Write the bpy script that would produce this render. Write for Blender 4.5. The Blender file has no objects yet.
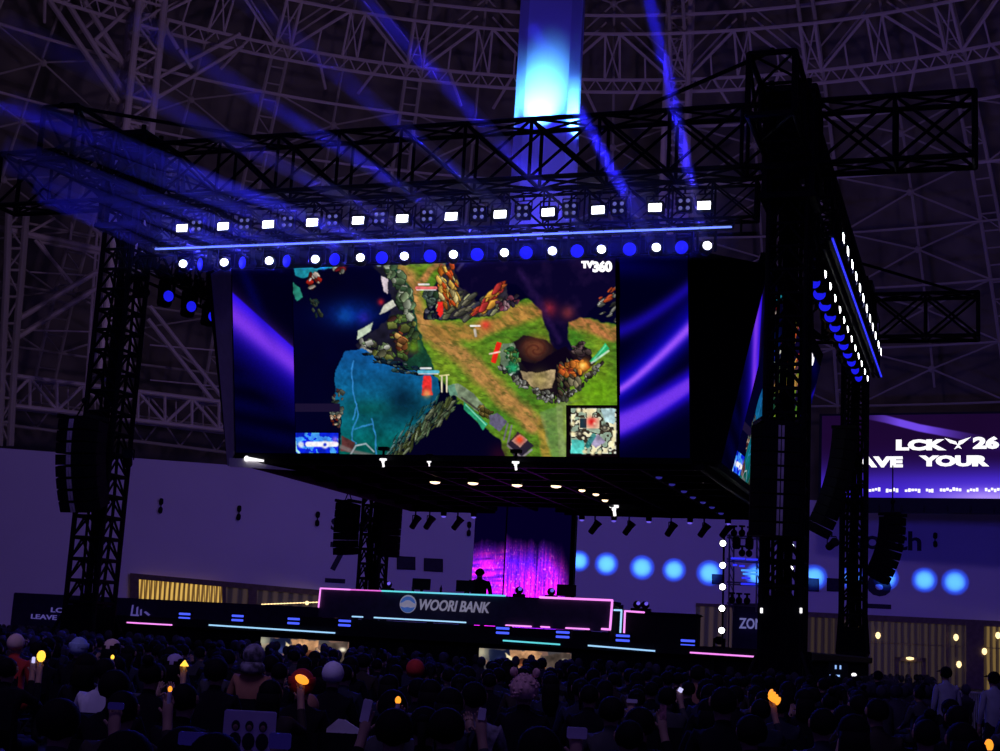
import bpy, bmesh, math, random
import numpy as np
from mathutils import Vector, Matrix, Euler, noise
random.seed(7)
SC = bpy.context.scene
COL = SC.collection
ORD = ['first','second','third','fourth','fifth','sixth','seventh','eighth','ninth','tenth','eleventh','twelfth','thirteenth','fourteenth','fifteenth','sixteenth','seventeenth','eighteenth','nineteenth','twentieth']
# ------------------------------------------------------------------ camera
CAM = Vector((14.7473, -36.928, 1.7)); YAW, PITCH, ROLL, FPX = .3269, .1809, .0545, 1449.48
_f = Vector((-math.sin(YAW)*math.cos(PITCH), math.cos(YAW)*math.cos(PITCH), math.sin(PITCH)))
_r0 = Vector((math.cos(YAW), math.sin(YAW), 0)); _u0 = _r0.cross(_f)
_r = math.cos(ROLL)*_r0 + math.sin(ROLL)*_u0
_u = -math.sin(ROLL)*_r0 + math.cos(ROLL)*_u0
cam = bpy.data.cameras.new('camera'); camo = bpy.data.objects.new('camera', cam); COL.objects.link(camo)
cam.sensor_width = 36; cam.lens = FPX*36/1000; cam.clip_end = 600; cam.clip_start = .1
camo.matrix_world = Matrix(((_r.x,_u.x,-_f.x,CAM.x),(_r.y,_u.y,-_f.y,CAM.y),(_r.z,_u.z,-_f.z,CAM.z),(0,0,0,1)))
SC.camera = camo
def ray(px, py): return _f + _r*((px-500)/FPX) - _u*((py-375.5)/FPX)
def aty(px, py, y):
    d = ray(px,py); return CAM + d*((y-CAM.y)/d.y)
def atx(px, py, x):
    d = ray(px,py); return CAM + d*((x-CAM.x)/d.x)
def atz(px, py, z):
    d = ray(px,py); return CAM + d*((z-CAM.z)/d.z)
CX, CY, ZC = 0.0, 10.3, -10.3
def atc(px, py, R):                      # vertical cylinder about the hall's axis
    d = ray(px,py); c = CAM-Vector((CX,CY,0)); a = d.x**2+d.y**2; b = 2*(c.x*d.x+c.y*d.y); k = c.x**2+c.y**2-R*R
    return CAM + d*((-b+math.sqrt(b*b-4*a*k))/(2*a))
def ats(px, py, R):                      # the dome's sphere
    d = ray(px,py); c = CAM-Vector((CX,CY,ZC)); a = d.dot(d); b = 2*c.dot(d); k = c.dot(c)-R*R
    return CAM + d*((-b+math.sqrt(b*b-4*a*k))/(2*a))
# ------------------------------------------------------------------ helpers
def lin(c):
    c = np.asarray(c, float)/255.0
    return np.where(c <= .04045, c/12.92, ((c+.055)/1.055)**2.4)
def tag(o, label=None, cat=None, group=None, kind=None):
    if label: o['label'] = label
    if cat: o['category'] = cat
    if group: o['group'] = group
    if kind: o['kind'] = kind
    return o
def thing(name, label, cat, loc=(0,0,0), rz=0, group=None, kind=None):
    o = bpy.data.objects.new(name, None); o.empty_display_size = .2; COL.objects.link(o)
    o.location = loc; o.rotation_euler = (0,0,rz)
    return tag(o, label, cat, group, kind)
def copy_tree(o, parent=None):
    c = o.copy(); COL.objects.link(c); c.parent = parent
    for ch in o.children: copy_tree(ch, c)
    return c
class MB:
    def __init__(s): s.v = []; s.f = []; s.m = []; s.cm = 0
    def add(s, vs, fs):
        n = len(s.v); s.v += [tuple(v) for v in vs]
        s.f += [tuple(i+n for i in f) for f in fs]; s.m += [s.cm]*len(fs); return s
    def box(s, c, d, M=None):
        c = Vector(c); h = Vector(d)/2
        vs = [Vector((x*h.x,y*h.y,z*h.z)) for x in(-1,1) for y in(-1,1) for z in(-1,1)]
        if M is not None: vs = [M @ v for v in vs]
        return s.add([v+c for v in vs], [(0,1,3,2),(4,6,7,5),(0,4,5,1),(2,3,7,6),(0,2,6,4),(1,5,7,3)])
    def bbox(s, c, d, b=.02, M=None):     # box with chamfered edges along its longest look (octagonal prism along y)
        x,y,z = [k/2 for k in d]; b = min(b, x*.9, z*.9)
        prof = [(-x+b,-z),(x-b,-z),(x,-z+b),(x,z-b),(x-b,z),(-x+b,z),(-x,z-b),(-x,-z+b)]
        vs = [Vector((p[0],-y,p[1])) for p in prof]+[Vector((p[0],y,p[1])) for p in prof]
        if M is not None: vs = [M @ v for v in vs]
        c = Vector(c)
        fs = [tuple(range(8)), tuple(range(15,7,-1))]+[(i,i+8,(i+1)%8+8,(i+1)%8) for i in range(8)]
        return s.add([v+c for v in vs], fs)
    def tube(s, p, q, r, n=6, r2=None):
        p, q = Vector(p), Vector(q); d = q-p
        if d.length < 1e-6: return s
        r2 = r if r2 is None else r2
        a = d.normalized(); t = Vector((0,0,1)) if abs(a.z) < .9 else Vector((1,0,0))
        u = a.cross(t).normalized(); w = a.cross(u)
        cs = [(math.cos(2*math.pi*(k+.5)/n), math.sin(2*math.pi*(k+.5)/n)) for k in range(n)]
        vs = [p+(u*x+w*y)*r for x,y in cs]+[q+(u*x+w*y)*r2 for x,y in cs]
        return s.add(vs, [(i,(i+1)%n,(i+1)%n+n,i+n) for i in range(n)]+[tuple(range(n-1,-1,-1)),tuple(range(n,2*n))])
    def path(s, pts, r, n=6):
        for a,b in zip(pts,pts[1:]): s.tube(a,b,r,n)
        return s
    def lathe(s, prof, n=16, M=None):     # prof (r,z) about z
        vs = []
        for r,z in prof:
            for k in range(n):
                a = 2*math.pi*k/n; vs.append(Vector((r*math.cos(a), r*math.sin(a), z)))
        if M is not None: vs = [M @ v for v in vs]
        fs = []
        for j in range(len(prof)-1):
            for k in range(n):
                fs.append((j*n+k, j*n+(k+1)%n, (j+1)*n+(k+1)%n, (j+1)*n+k))
        fs += [tuple(range(n-1,-1,-1)), tuple((len(prof)-1)*n+k for k in range(n))]
        return s.add(vs, fs)
    def ball(s, c, r, n=10, m=7):
        c = Vector(c); r = Vector((r,r,r)) if not hasattr(r,'__len__') else Vector(r)
        vs = [c+Vector((0,0,-r.z))]
        for j in range(1,m):
            t = math.pi*j/m-math.pi/2
            for k in range(n):
                a = 2*math.pi*k/n; vs.append(c+Vector((r.x*math.cos(t)*math.cos(a), r.y*math.cos(t)*math.sin(a), r.z*math.sin(t))))
        vs.append(c+Vector((0,0,r.z))); fs = []
        for k in range(n): fs.append((0, 1+(k+1)%n, 1+k))
        for j in range(m-2):
            for k in range(n): fs.append((1+j*n+k, 1+j*n+(k+1)%n, 1+(j+1)*n+(k+1)%n, 1+(j+1)*n+k))
        L = len(vs)-1
        for k in range(n): fs.append((L, L-n+k, L-n+(k+1)%n))
        return s.add(vs, fs)
    def prism(s, poly, d, M=None):        # poly in (x,z), thickness along y
        n = len(poly); vs = [Vector((x,-d/2,z)) for x,z in poly]+[Vector((x,d/2,z)) for x,z in poly]
        if M is not None: vs = [M @ v for v in vs]
        return s.add(vs, [tuple(range(n)), tuple(range(2*n-1,n-1,-1))]+[(i,i+n,(i+1)%n+n,(i+1)%n) for i in range(n)])
    def slab(s, a, b, c, d, n, t):        # quad a b c d thickened along n
        n = Vector(n).normalized()*t; vs = [Vector(x) for x in (a,b,c,d)]; vs += [v+n for v in vs]
        return s.add(vs, [(0,1,2,3),(7,6,5,4),(0,4,5,1),(1,5,6,2),(2,6,7,3),(3,7,4,0)])
    def mesh(s, name):
        me = bpy.data.meshes.new(name); me.from_pydata(s.v, [], s.f); me.update()
        bm = bmesh.new(); bm.from_mesh(me); bmesh.ops.recalc_face_normals(bm, faces=bm.faces); bm.to_mesh(me); bm.free()
        return me
    def build(s, name, mats, parent=None, smooth=False, loc=None, rot=None):
        me = s.mesh(name); mats = mats if isinstance(mats,(list,tuple)) else [mats]
        for m in mats: me.materials.append(m)
        if len(mats) > 1: me.polygons.foreach_set('material_index', s.m)
        if smooth: me.polygons.foreach_set('use_smooth', [True]*len(me.polygons))
        o = bpy.data.objects.new(name, me); COL.objects.link(o)
        if parent: o.parent = parent
        if loc is not None: o.location = loc
        if rot is not None: o.rotation_euler = rot
        return o
# ------------------------------------------------------------------ materials
def mat(name, c, rough=.6, metal=0, var=.15, scale=4., spec=.3, bump=0):
    m = bpy.data.materials.new(name); m.use_nodes = True; nt = m.node_tree; b = nt.nodes['Principled BSDF']
    b.inputs['Roughness'].default_value = rough; b.inputs['Metallic'].default_value = metal
    b.inputs['Specular IOR Level'].default_value = spec
    tc = nt.nodes.new('ShaderNodeTexCoord'); nz = nt.nodes.new('ShaderNodeTexNoise'); nz.inputs['Scale'].default_value = scale
    rp = nt.nodes.new('ShaderNodeValToRGB')
    rp.color_ramp.elements[0].color = (*[x*(1-var) for x in c],1); rp.color_ramp.elements[1].color = (*[min(1,x*(1+var)) for x in c],1)
    rp.color_ramp.elements[0].position = .35; rp.color_ramp.elements[1].position = .65
    nt.links.new(tc.outputs['Object'], nz.inputs['Vector']); nt.links.new(nz.outputs[0], rp.inputs[0]); nt.links.new(rp.outputs[0], b.inputs['Base Color'])
    if bump:
        bp = nt.nodes.new('ShaderNodeBump'); bp.inputs['Strength'].default_value = bump
        nt.links.new(nz.outputs[0], bp.inputs['Height']); nt.links.new(bp.outputs[0], b.inputs['Normal'])
    return m
def emit(name, c, s=1., var=.06):
    m = bpy.data.materials.new(name); m.use_nodes = True; nt = m.node_tree; b = nt.nodes['Principled BSDF']
    b.inputs['Base Color'].default_value = (.02,.02,.02,1)
    tc = nt.nodes.new('ShaderNodeTexCoord'); nz = nt.nodes.new('ShaderNodeTexNoise'); nz.inputs['Scale'].default_value = 3
    rp = nt.nodes.new('ShaderNodeValToRGB')
    rp.color_ramp.elements[0].color = (*[x*(1-var) for x in c],1); rp.color_ramp.elements[1].color = (*c,1)
    nt.links.new(tc.outputs['Object'], nz.inputs['Vector']); nt.links.new(nz.outputs[0], rp.inputs[0])
    nt.links.new(rp.outputs[0], b.inputs['Emission Color']); b.inputs['Emission Strength'].default_value = s
    return m
def emit8(name, rgb, s=1., var=.06): return emit(name, tuple(lin(rgb)), s, var)
def screen_mat(name, s=1.):
    m = bpy.data.materials.new(name); m.use_nodes = True; nt = m.node_tree; nt.nodes.clear()
    o = nt.nodes.new('ShaderNodeOutputMaterial'); e = nt.nodes.new('ShaderNodeEmission'); a = nt.nodes.new('ShaderNodeAttribute'); a.attribute_name = 'Col'
    e.inputs['Strength'].default_value = s
    nt.links.new(a.outputs['Color'], e.inputs['Color']); nt.links.new(e.outputs[0], o.inputs['Surface'])
    return m
M_TRUSS = mat('black_truss_steel', (.005,.005,.008), .6, spec=.1)
M_BLACK = mat('black_paint', (.006,.006,.01), .6, spec=.12)
M_BLACK2 = mat('black_cloth', (.005,.005,.009), .95, spec=.05)
M_GRILLE = mat('speaker_grille', (.007,.007,.011), .8, scale=60, spec=.1)
M_HORN = mat('grey_speaker_horn', (.8,.75,.8), .5)
M_LENS = mat('dark_lens', (.03,.03,.06), .15)
M_WALL = mat('white_hall_wall', (.78,.76,.78), .9, var=.03, scale=.15)
M_SHELL = mat('dark_dome_boards', (.175,.175,.09), .95, var=.25, scale=.35)
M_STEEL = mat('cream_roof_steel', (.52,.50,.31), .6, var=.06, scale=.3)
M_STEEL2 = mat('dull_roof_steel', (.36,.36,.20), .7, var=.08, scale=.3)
M_FLOOR = mat('dark_floor', (.012,.011,.015), .7)
M_STAGE = mat('stage_black', (.008,.008,.013), .6, spec=.15)
M_DESK = mat('desk_dark_panel', (.055,.045,.085), .5)
M_SCRIM = mat('pale_scrim_cloth', (.8,.76,.8), .9, var=.05)
M_FABRIC = mat('white_column_fabric', (.8,.8,.82), .9, var=.03, scale=.8)
M_BROWN = mat('brown_facade', (.17,.13,.09), .8)
M_SIGN = mat('dark_wall_lettering', (.035,.03,.05), .8)
M_WHITE = emit('white_lamp', (1,1,1), 6.0, 0)
M_WHITE2 = emit('white_led_letters', (1,.97,1), 1.25, .02)
M_BLUE = emit('deep_blue_lens', (.012,.012,.9), 1.0, .25)
M_DOT = emit8('dim_led_dot', (95,95,135), 1.)
M_BAR = emit8('blue_white_led_bar', (112,140,255), 1.5, .1)
M_BAR2 = emit8('blue_led_bar', (45,50,250), 1.2, .15)
M_WARM = emit('warm_downlight', (1,.72,.45), 2.5)
M_VIO = emit8('violet_lens', (110,90,230), 1.)
M_DIMBLUE = emit8('dim_blue_lens', (40,35,120), 1.)
def neon(name, a, b, s=1.3, axis=0, w=6.):
    m = emit(name, (1,1,1), s); nt = m.node_tree; rp = [n for n in nt.nodes if n.bl_idname=='ShaderNodeValToRGB'][0]
    rp.color_ramp.elements[0].color = (*lin(a),1); rp.color_ramp.elements[1].color = (*lin(b),1)
    [n for n in nt.nodes if n.bl_idname=='ShaderNodeTexNoise'][0].inputs['Scale'].default_value = .45
    return m
M_PINK = neon('pink_neon', (255,110,235), (240,170,255), 1.25)
M_MAG = neon('magenta_neon', (200,60,190), (255,130,240), 1.1)
M_CYAN = neon('cyan_neon', (120,200,250), (70,220,200), 1.1)
M_ICE = neon('ice_blue_neon', (150,190,255), (170,230,250), 1.1)
# ------------------------------------------------------------------ text
def text_mesh(s, size=1., off=0., shear=0., sx=1., depth=.01, spacing=1.):
    cu = bpy.data.curves.new('t','FONT'); cu.body = s; cu.size = size; cu.offset = off; cu.shear = shear; cu.extrude = depth
    cu.align_x = 'CENTER'; cu.align_y = 'CENTER'; cu.space_character = spacing; cu.resolution_u = 3
    o = bpy.data.objects.new('t', cu); COL.objects.link(o); dg = bpy.context.evaluated_depsgraph_get()
    me = bpy.data.meshes.new_from_object(o.evaluated_get(dg)); bpy.data.objects.remove(o); bpy.data.curves.remove(cu)
    me.materials.clear()
    me.transform(Matrix.Rotation(math.pi/2,4,'X') @ Matrix.Diagonal((sx,1,1,1)))
    return me
def text(name, s, m, parent, loc, rot=(0,0,0), **k):
    me = text_mesh(s, **k); me.name = name; me.materials.append(m)
    o = bpy.data.objects.new(name, me); COL.objects.link(o); o.parent = parent; o.location = loc; o.rotation_euler = rot
    return o
# ================================================================== THE HALL
def st(o, label, cat): return tag(o, label, cat, None, 'structure')
mb = MB(); mb.box((0,10,-.15),(260,260,.3)); st(mb.build('floor', M_FLOOR), 'dark flat arena floor under the seated crowd', 'floor')
WTOP = 14.3
WP = [atz(px,py,WTOP) for px,py in [(-700,395),(-350,419),(0,448),(120,457),(230,465),(430,479),(620,490),(850,502),(1000,507),(1200,514),(1500,522)]]
WP = [Vector((p.x,p.y,0)) for p in WP]
def atw(px, py, off=0.):
    d = ray(px,py)
    for a,b in zip(WP,WP[1:]):
        t = (b-a).normalized(); n = Vector((t.y,-t.x,0))          # towards the hall
        a2 = a+n*off; den = d.dot(n)
        s = (a2-CAM).dot(n)/den; P = CAM+d*s; k = (P-a2).dot(t)
        if -.01 <= k <= (b-a).length+.01: return P, t, n
    raise ValueError(px)
mb = MB(); n = len(WP)
vs = [(p.x,p.y,0) for p in WP]+[(p.x,p.y,WTOP) for p in WP]+[(p.x*1.02,p.y*1.02+.6,WTOP) for p in WP]+[(p.x*1.02,p.y*1.02+.6,0) for p in WP]
mb.add(vs, [(i+k*n,i+1+k*n,i+1+(k+1)*n,i+(k+1)*n) for i in range(n-1) for k in range(3)])
st(mb.build('wall_back', M_WALL), 'tall plain pale hall wall running behind the whole stage', 'wall')
# dome shell
def dome(az, ph, R):
    a = math.radians(az); q = math.radians(ph)
    return Vector((CX+R*math.sin(q)*math.sin(a), CY+R*math.sin(q)*math.cos(a), ZC+R*math.cos(q)))
mb = MB(); azs = list(range(-112,113,4)); phs = list(range(0,76,3)); 
vs = [dome(a,p,85) for p in phs for a in azs]; na = len(azs)
low = [(85*math.sin(math.radians(75))*math.sin(math.radians(a)), CY+85*math.sin(math.radians(75))*math.cos(math.radians(a)), 0) for a in azs]
vs += low; np_ = len(phs)+1
mb.add(vs, [(j*na+i,j*na+i+1,(j+1)*na+i+1,(j+1)*na+i) for j in range(np_-1) for i in range(na-1)])
st(mb.build('ceiling', M_SHELL), 'dark brown domed roof behind the pale steel lattice', 'ceiling')
TR = [0]
def trim(mb, m, label, cat='roof steelwork'):
    TR[0] += 1; return st(mb.build('trim_%d' % TR[0], m), label, cat)
# rings
def ring(mb, ph, R, r, a0=-76, a1=46, n=6):
    mb.path([dome(a,ph,R) for a in np.arange(a0,a1+.1,2.18)], r, n)
RN = [46.8,50.4,53.8,57.3,61.0,64.6]
AZ0 = -6.7; DA = 10.9; ribs = [AZ0+DA*k for k in range(-6,5)]
mb = MB()
for ph,R in [(43.8,72.5),(44.55,72.5),(41.0,72.5),(40.3,73.6)]: ring(mb, ph, R, .13)
W = .62
for k in np.arange(-6,5,1.0):
    a = AZ0+DA*k
    for da in (-W,W): mb.tube(dome(a+da,40.9,72.5), dome(a+da,43.9,72.5), .12)
    mb.tube(dome(a-W,41,72.5), dome(a+W,43.8,72.5), .06); mb.tube(dome(a+W,41,72.5), dome(a-W,43.8,72.5), .06)
    m_ = a+DA/2
    for da in (-.62,.62): mb.tube(dome(m_+da,41,72.5), dome(m_+da,43.8,72.5), .09)
    mb.tube(dome(m_-.62,41,72.5), dome(m_+.62,43.8,72.5), .06); mb.tube(dome(m_+.62,41,72.5), dome(m_-.62,43.8,72.5), .06)
    for s in (0,1):
        e = a+W if s == 0 else a+DA-W; c = m_-.62 if s == 0 else m_+.62
        mb.tube(dome(e,43.8,72.5), dome(c,41,72.5), .11); mb.tube(dome(e,43.8,74), dome(c,41,74.4), .08)
        mb.tube(dome(e+(2.2 if s==0 else -2.2),43.8,72.5), dome(m_+(-1.3 if s==0 else 1.3),46.1,73.2), .11)
        mb.tube(dome((e+c)/2,42.4,72.5), dome((e+c)/2,43.8,72.5), .07)
    for q in np.arange(0,DA,1.36): mb.tube(dome(a+q,43.8,72.5), dome(a+q+.68,44.55,72.5), .05); mb.tube(dome(a+q+.68,44.55,72.5), dome(a+q+1.36,43.8,72.5), .05)
trim(mb, M_STEEL, 'deep lattice ring truss curving right across the top of the dome', 'ring truss')
WORD = ['highest','second highest','third highest','fourth highest','fifth highest','lowest']
for i,ph in enumerate(RN):
    mb = MB(); ring(mb, ph, 72.8, .12 if i == 0 else .095)
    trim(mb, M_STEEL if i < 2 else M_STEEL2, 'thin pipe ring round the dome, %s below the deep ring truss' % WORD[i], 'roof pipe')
for i,a in enumerate(ribs):
    mb = MB(); 
    for da in (-W,W): mb.path([dome(a+da,p,72.9) for p in np.arange(33,67.1,2)], .14, 6)
    p = 33.
    j = 0
    while p < 67:
        mb.tube(dome(a-W,p,72.9), dome(a+W,p,72.9), .065)
        if j % 5 == 0: mb.tube(dome(a-W,p,72.9), dome(a+W,p+1.02,72.9), .05)
        p += 1.02; j += 1
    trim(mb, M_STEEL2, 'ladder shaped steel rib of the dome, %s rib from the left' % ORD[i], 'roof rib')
    if i == len(ribs)-1: break
    m_ = a+DA/2; mb = MB()
    mb.path([dome(m_,q,74.8) for q in np.arange(34,67,3)], .10, 6)
    lv = [37.3,41.0,46.8,50.4,53.8,57.3,61.0,64.6]
    for u,v in zip(lv,lv[1:]):
        if u == 41.0: continue
        if u == 37.3: c = dome(m_,39.9,74.4); u_,v_ = 38.2,42.6
        else: c = dome(m_,(u+v)/2,74.4); u_,v_ = u,v
        mb.ball(c,.28,8,5)
        for e in (a+W, a+DA-W):
            mb.tube(c, dome(e,u_,72.9), .075); mb.tube(c, dome(e,v_,72.9), .075)
    trim(mb, M_STEEL2, 'star shaped bracing of the dome between ribs, %s bay from the left' % ORD[i], 'roof bracing')
# big lattice columns
def lattice_column(a, R, z0, z1, w, r, label, mt):
    mb = MB(); rr = math.radians(a); c = Vector((CX+R*math.sin(rr), CY+R*math.cos(rr), 0)); t = Vector((math.cos(rr),-math.sin(rr),0)); n_ = Vector((math.sin(rr),math.cos(rr),0))
    L = [c+t*(w*x)+n_*(w*y) for x,y in((-1,-1),(1,-1),(1,1),(-1,1))]
    for q in L: mb.tube(q+Vector((0,0,z0)), q+Vector((0,0,z1)), r, 10)
    z = z0; k = 0; st_ = 2*w
    while z+st_ <= z1:
        for i in range(4):
            A,B = L[i],L[(i+1)%4]
            mb.tube(A+Vector((0,0,z)), B+Vector((0,0,z)), r*.42)
            mb.tube(A+Vector((0,0,z+(st_ if k%2 else 0))), B+Vector((0,0,z+(0 if k%2 else st_))), r*.36)
        z += st_; k += 1
    return trim(mb, mt, label, 'lattice column'), c, t
_, c1, t1 = lattice_column(-50.4, 50.2, 17, 52, .85, .25, 'thick cream lattice column rising at the upper left behind the stage truss', M_STEEL)
lattice_column(-6.75, 50.2, 24, 52, .8, .2, 'cream lattice column behind the stage just right of the white fabric column', M_STEEL)
def atplane(px, py, c): 
    d = ray(px,py); nn = Vector((d.x,d.y,0)).normalized(); return CAM+d*((c-CAM).dot(nn)/d.dot(nn))
mb = MB()
for a,b in [((120,103),(45,-6)),((124,92),(62,-6)),((126,68),(80,-6))]: mb.tube(atplane(*a,c1), ats(*b,74), .2)
for a,b in [((150,82),(240,34)),((150,102),(243,46)),((150,82),(168,20)),((126,66),(95,40)),((95,40),(128,10)),((180,50),(192,68)),((178,49),(160,18)),((153,15),(195,-6)),((130,10),(120,-6))]: mb.tube(atplane(*a,c1), ats(*b,72.5) if b[0] > 200 else atplane(*b,c1), .14)
trim(mb, M_STEEL, 'cream diagonal struts branching off the thick upper left column', 'roof struts')
# wall side gallery truss, left
def P(px,py,R=61.): return atc(px,py,R)
mb = MB()
top = lambda x: 374+.1255*x; bot = lambda x: 404+.117*x
for fn in (top,bot):
    for R in (61,63): mb.path([P(x,fn(x)+(0 if R==61 else 3),R) for x in range(-40,300,20)], .17 if R==61 else .1, 6)
for k in range(-2,6):
    x = 3+54*k
    for R,r,dx,dy in ((61,.12,0,0),(63,.07,11,3)):
        x_ = x+dx
        mb.tube(P(x_,bot(x_)+dy,R), P(x_+27,top(x_+27)+dy,R), r); mb.tube(P(x_+27,top(x_+27)+dy,R), P(x_+54,bot(x_+54)+dy,R), r)
        mb.tube(P(x_,bot(x_)+dy,R), P(x_,top(x_)+dy,R), r); mb.tube(P(x_+27,bot(x_+27)+dy,R), P(x_+27,top(x_+27)+dy,R), r)
trim(mb, M_STEEL, 'cream horizontal lattice girder above the pale wall at the left', 'lattice girder')
mb = MB()
mb.path([P(x,424+.125*x,68) for x in range(-40,320,20)], .12); mb.path([P(x,398+.13*x,68) for x in range(-40,320,20)], .08)
for k in range(-3,9):
    x = 36*k; mb.tube(P(x,424+.125*x,68), P(x+18,398+.13*(x+18),68), .07); mb.tube(P(x+18,398+.13*(x+18),68), P(x+36,424+.125*(x+36),68), .07)
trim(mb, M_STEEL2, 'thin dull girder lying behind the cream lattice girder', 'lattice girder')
mb = MB()
for a,b,r in [((100,270),(20,318),.2),((100,286),(-6,352),.2),((35,240),(72,283),.13),((38,238),(66,280),.08),((-6,227),(102,250),.24),((40,242),(100,254),.1),((105,212),(88,386),.18),((98,220),(86,386),.1),((150,306),(226,402),.16),((148,319),(214,402),.16),((55,218),(30,232),.1),((85,220),(104,238),.14),((72,222),(70,243),.1),((20,330),(100,332),.06),((60,238),(100,262),.06),((150,345),(236,352),.06),((150,380),(236,388),.05),((30,272),(100,276),.06)]:
    mb.tube(P(*a), P(*b), r)
trim(mb, M_STEEL, 'crossing cream struts of the roof at the left of the stage', 'roof struts')
mb = MB(); L1 = [(9,205),(7,270),(3,350),(-1,446)]; L2 = [(27,205),(22,270),(15,350),(10,446)]
for L,R in ((L1,60),(L2,60)): mb.path([P(x,y,R) for x,y in L], .26, 8)
for k in range(10):
    f = lambda L,t: (np.interp(t,[0,3,6,10],[q[0] for q in L]), np.interp(t,[0,3,6,10],[q[1] for q in L]))
    a,b,c,d = f(L1,k),f(L2,k),f(L1,k+1),f(L2,k+1)
    mb.tube(P(*a,60),P(*b,60),.1); mb.tube(P(*a,60),P(*d,60),.08) if k%2 else mb.tube(P(*b,60),P(*c,60),.08)
trim(mb, M_STEEL2, 'yellowish lattice column at the far left under the stage truss', 'lattice column')
# ------------------------------------------------------------------ windows in the wall
def curtain_mat(name, a, b, n, s=1.):  # glow of lamps behind the curtains is put in as emission
    m = emit(name, (1,1,1), s); nt = m.node_tree; rp = [x for x in nt.nodes if x.bl_idname=='ShaderNodeValToRGB'][0]
    rp.color_ramp.elements[0].color = (*lin(a),1); rp.color_ramp.elements[1].color = (*lin(b),1); rp.color_ramp.elements[0].position = .25; rp.color_ramp.elements[1].position = .8
    w = nt.nodes.new('ShaderNodeTexWave'); w.inputs['Scale'].default_value = n; w.inputs['Distortion'].default_value = .6; w.inputs['Detail'].default_value = 2
    tc = [x for x in nt.nodes if x.bl_idname=='ShaderNodeTexCoord'][0]
    nt.links.new(tc.outputs['Object'], w.inputs['Vector']); nt.links.new(w.outputs['Fac'], rp.inputs[0])
    return m
M_CUR1 = curtain_mat('bright_warm_window', (105,75,25), (225,180,85), 1.0, .95)
M_CUR2 = curtain_mat('dim_curtain', (24,17,12), (48,38,21), .62)
M_CUR3 = curtain_mat('lit_curtain', (50,38,18), (112,90,44), .7)
M_CUR4 = curtain_mat('very_dim_curtain', (22,17,14), (52,40,32), .45)
M_GLOW = emit('warm_bulb', (1,.70,.32), 2.)
def panel(mb, px0, px1, yt, yb, off, t=.08):
    a,_,nn = atw(px0,yt(px0),off); b,_,_ = atw(px1,yt(px1),off)
    c,_,_ = atw(px1,yb(px1),off); d,_,_ = atw(px0,yb(px0),off); mb.slab(a,b,c,d,-nn,t)
line = lambda x0,y0,x1,y1: (lambda x: y0+(y1-y0)*(x-x0)/(x1-x0))
WIN = [0]
def window(name_label, frames, panes, mullions=None, floor_px=None):
    WIN[0] += 1; fr = MB()
    for f in frames: panel(fr, *f)
    o = st(fr.build('window_%d' % WIN[0], M_BROWN), name_label, 'window')
    for pn,m in panes:
        q = MB(); panel(q, *pn); q.build('pane', m, o)
    if mullions:
        q = MB()
        for f in mullions: panel(q, *f)
        q.build('mullion', M_BROWN, o)
    return o
tw = line(130,573,320,590)
low = lambda h: (lambda x: tw(x)+h)
w1 = window('lit curtained window strip in a brown frame left of the stage',
    [(130,139,low(0),low(75),.6),(222,226,low(5),low(75),.6),(248,257,low(4),low(75),.6),(139,340,low(0),low(5.5),.6),(340,349,low(0),low(70),.6),(139,340,low(28),low(70),.55)],
    [((139,222,low(5.5),low(28),.3),M_CUR1),((226,248,low(5.5),low(28),.3),M_CUR4),((257,340,low(5.5),low(28),.25),M_CUR4)],
    [(x,x+.7,low(5.5),low(28),.45) for x in range(144,222,5)])
mb = MB(); [mb.ball(atw(262+3.2*i,604.3-.12*i,.9)[0], .055) for i in range(19)]; mb.tube(atw(262,604.3,.9)[0], atw(320,602.1,.9)[0], .03); mb.ball(atw(307,603,.95)[0], .16)
mb.build('light_string', M_GLOW, w1)
tw2 = line(808,612,1000,621); L2 = lambda h: (lambda x: tw2(x)+h)
w2 = window('dim curtained window bay between the two right hand towers',
    [(806,840,L2(0),L2(5),.6),(838,841,L2(0),L2(70),.6)], [((806,838,L2(5),L2(66),.3),M_CUR2)], [(x,x+.5,L2(5),L2(66),.4) for x in (815,824,832)])
w3 = window('wide dim curtained window bay at the right with small warm lamps',
    [(841,970,L2(0),L2(6),.6),(966,984,L2(0),L2(72),.7)], [((841,966,L2(6),L2(68),.3),M_CUR2)],
    [(841,966,L2(27),L2(27.8),.4)]+[(x,x+.5,L2(6),L2(68),.4) for x in range(874,966,9)]+[(946,948.5,L2(6),L2(68),.42)])
w4 = window('brighter curtained window bay at the far right edge',
    [(984,1180,L2(0),L2(6),.6)], [((984,1180,L2(6),L2(70),.3),M_CUR3)], [(984,1180,L2(27),L2(27.8),.4)]+[(x,x+.5,L2(6),L2(70),.4) for x in range(990,1060,6)])
window('dim brown curtained window bay left of the right hand front tower', [(696,738,line(696,603,738,605),line(696,606,738,608),.6)], [((696,738,line(696,606,738,608),line(696,660,738,662),.3),M_CUR4)])
k = 0
for px,py,w_ in [(878,636,w3),(956,638,w3),(959,665,w3),(984.5,652,w4),(998,636,w4)]:
    mb = MB(); mb.lathe([(.05,.3),(.16,.22),(.2,0),(.12,-.16),(.03,-.22)], 8); mb.build('wall_lamp', M_GLOW, w_, loc=atw(px,py,.75)[0])
# door
mb = MB(); dn = line(895,657,926,658)
for f in [(895,926,dn,lambda x:dn(x)+4,.9),(895,899,dn,lambda x:dn(x)+45,.9),(922,926,dn,lambda x:dn(x)+45,.9),(910,911,dn,lambda x:dn(x)+45,.8)]: panel(mb,*f,.3)
d1 = st(mb.build('door_1', M_BROWN), 'dark framed double door in front of the wide curtained window', 'door')
mb = MB(); mb.lathe([(.05,.12),(.28,.08),(.3,-.05),(.1,-.12)], 10); mb.build('door_lamp', M_GLOW, d1, loc=atw(910,658.5,1.2)[0])
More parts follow.
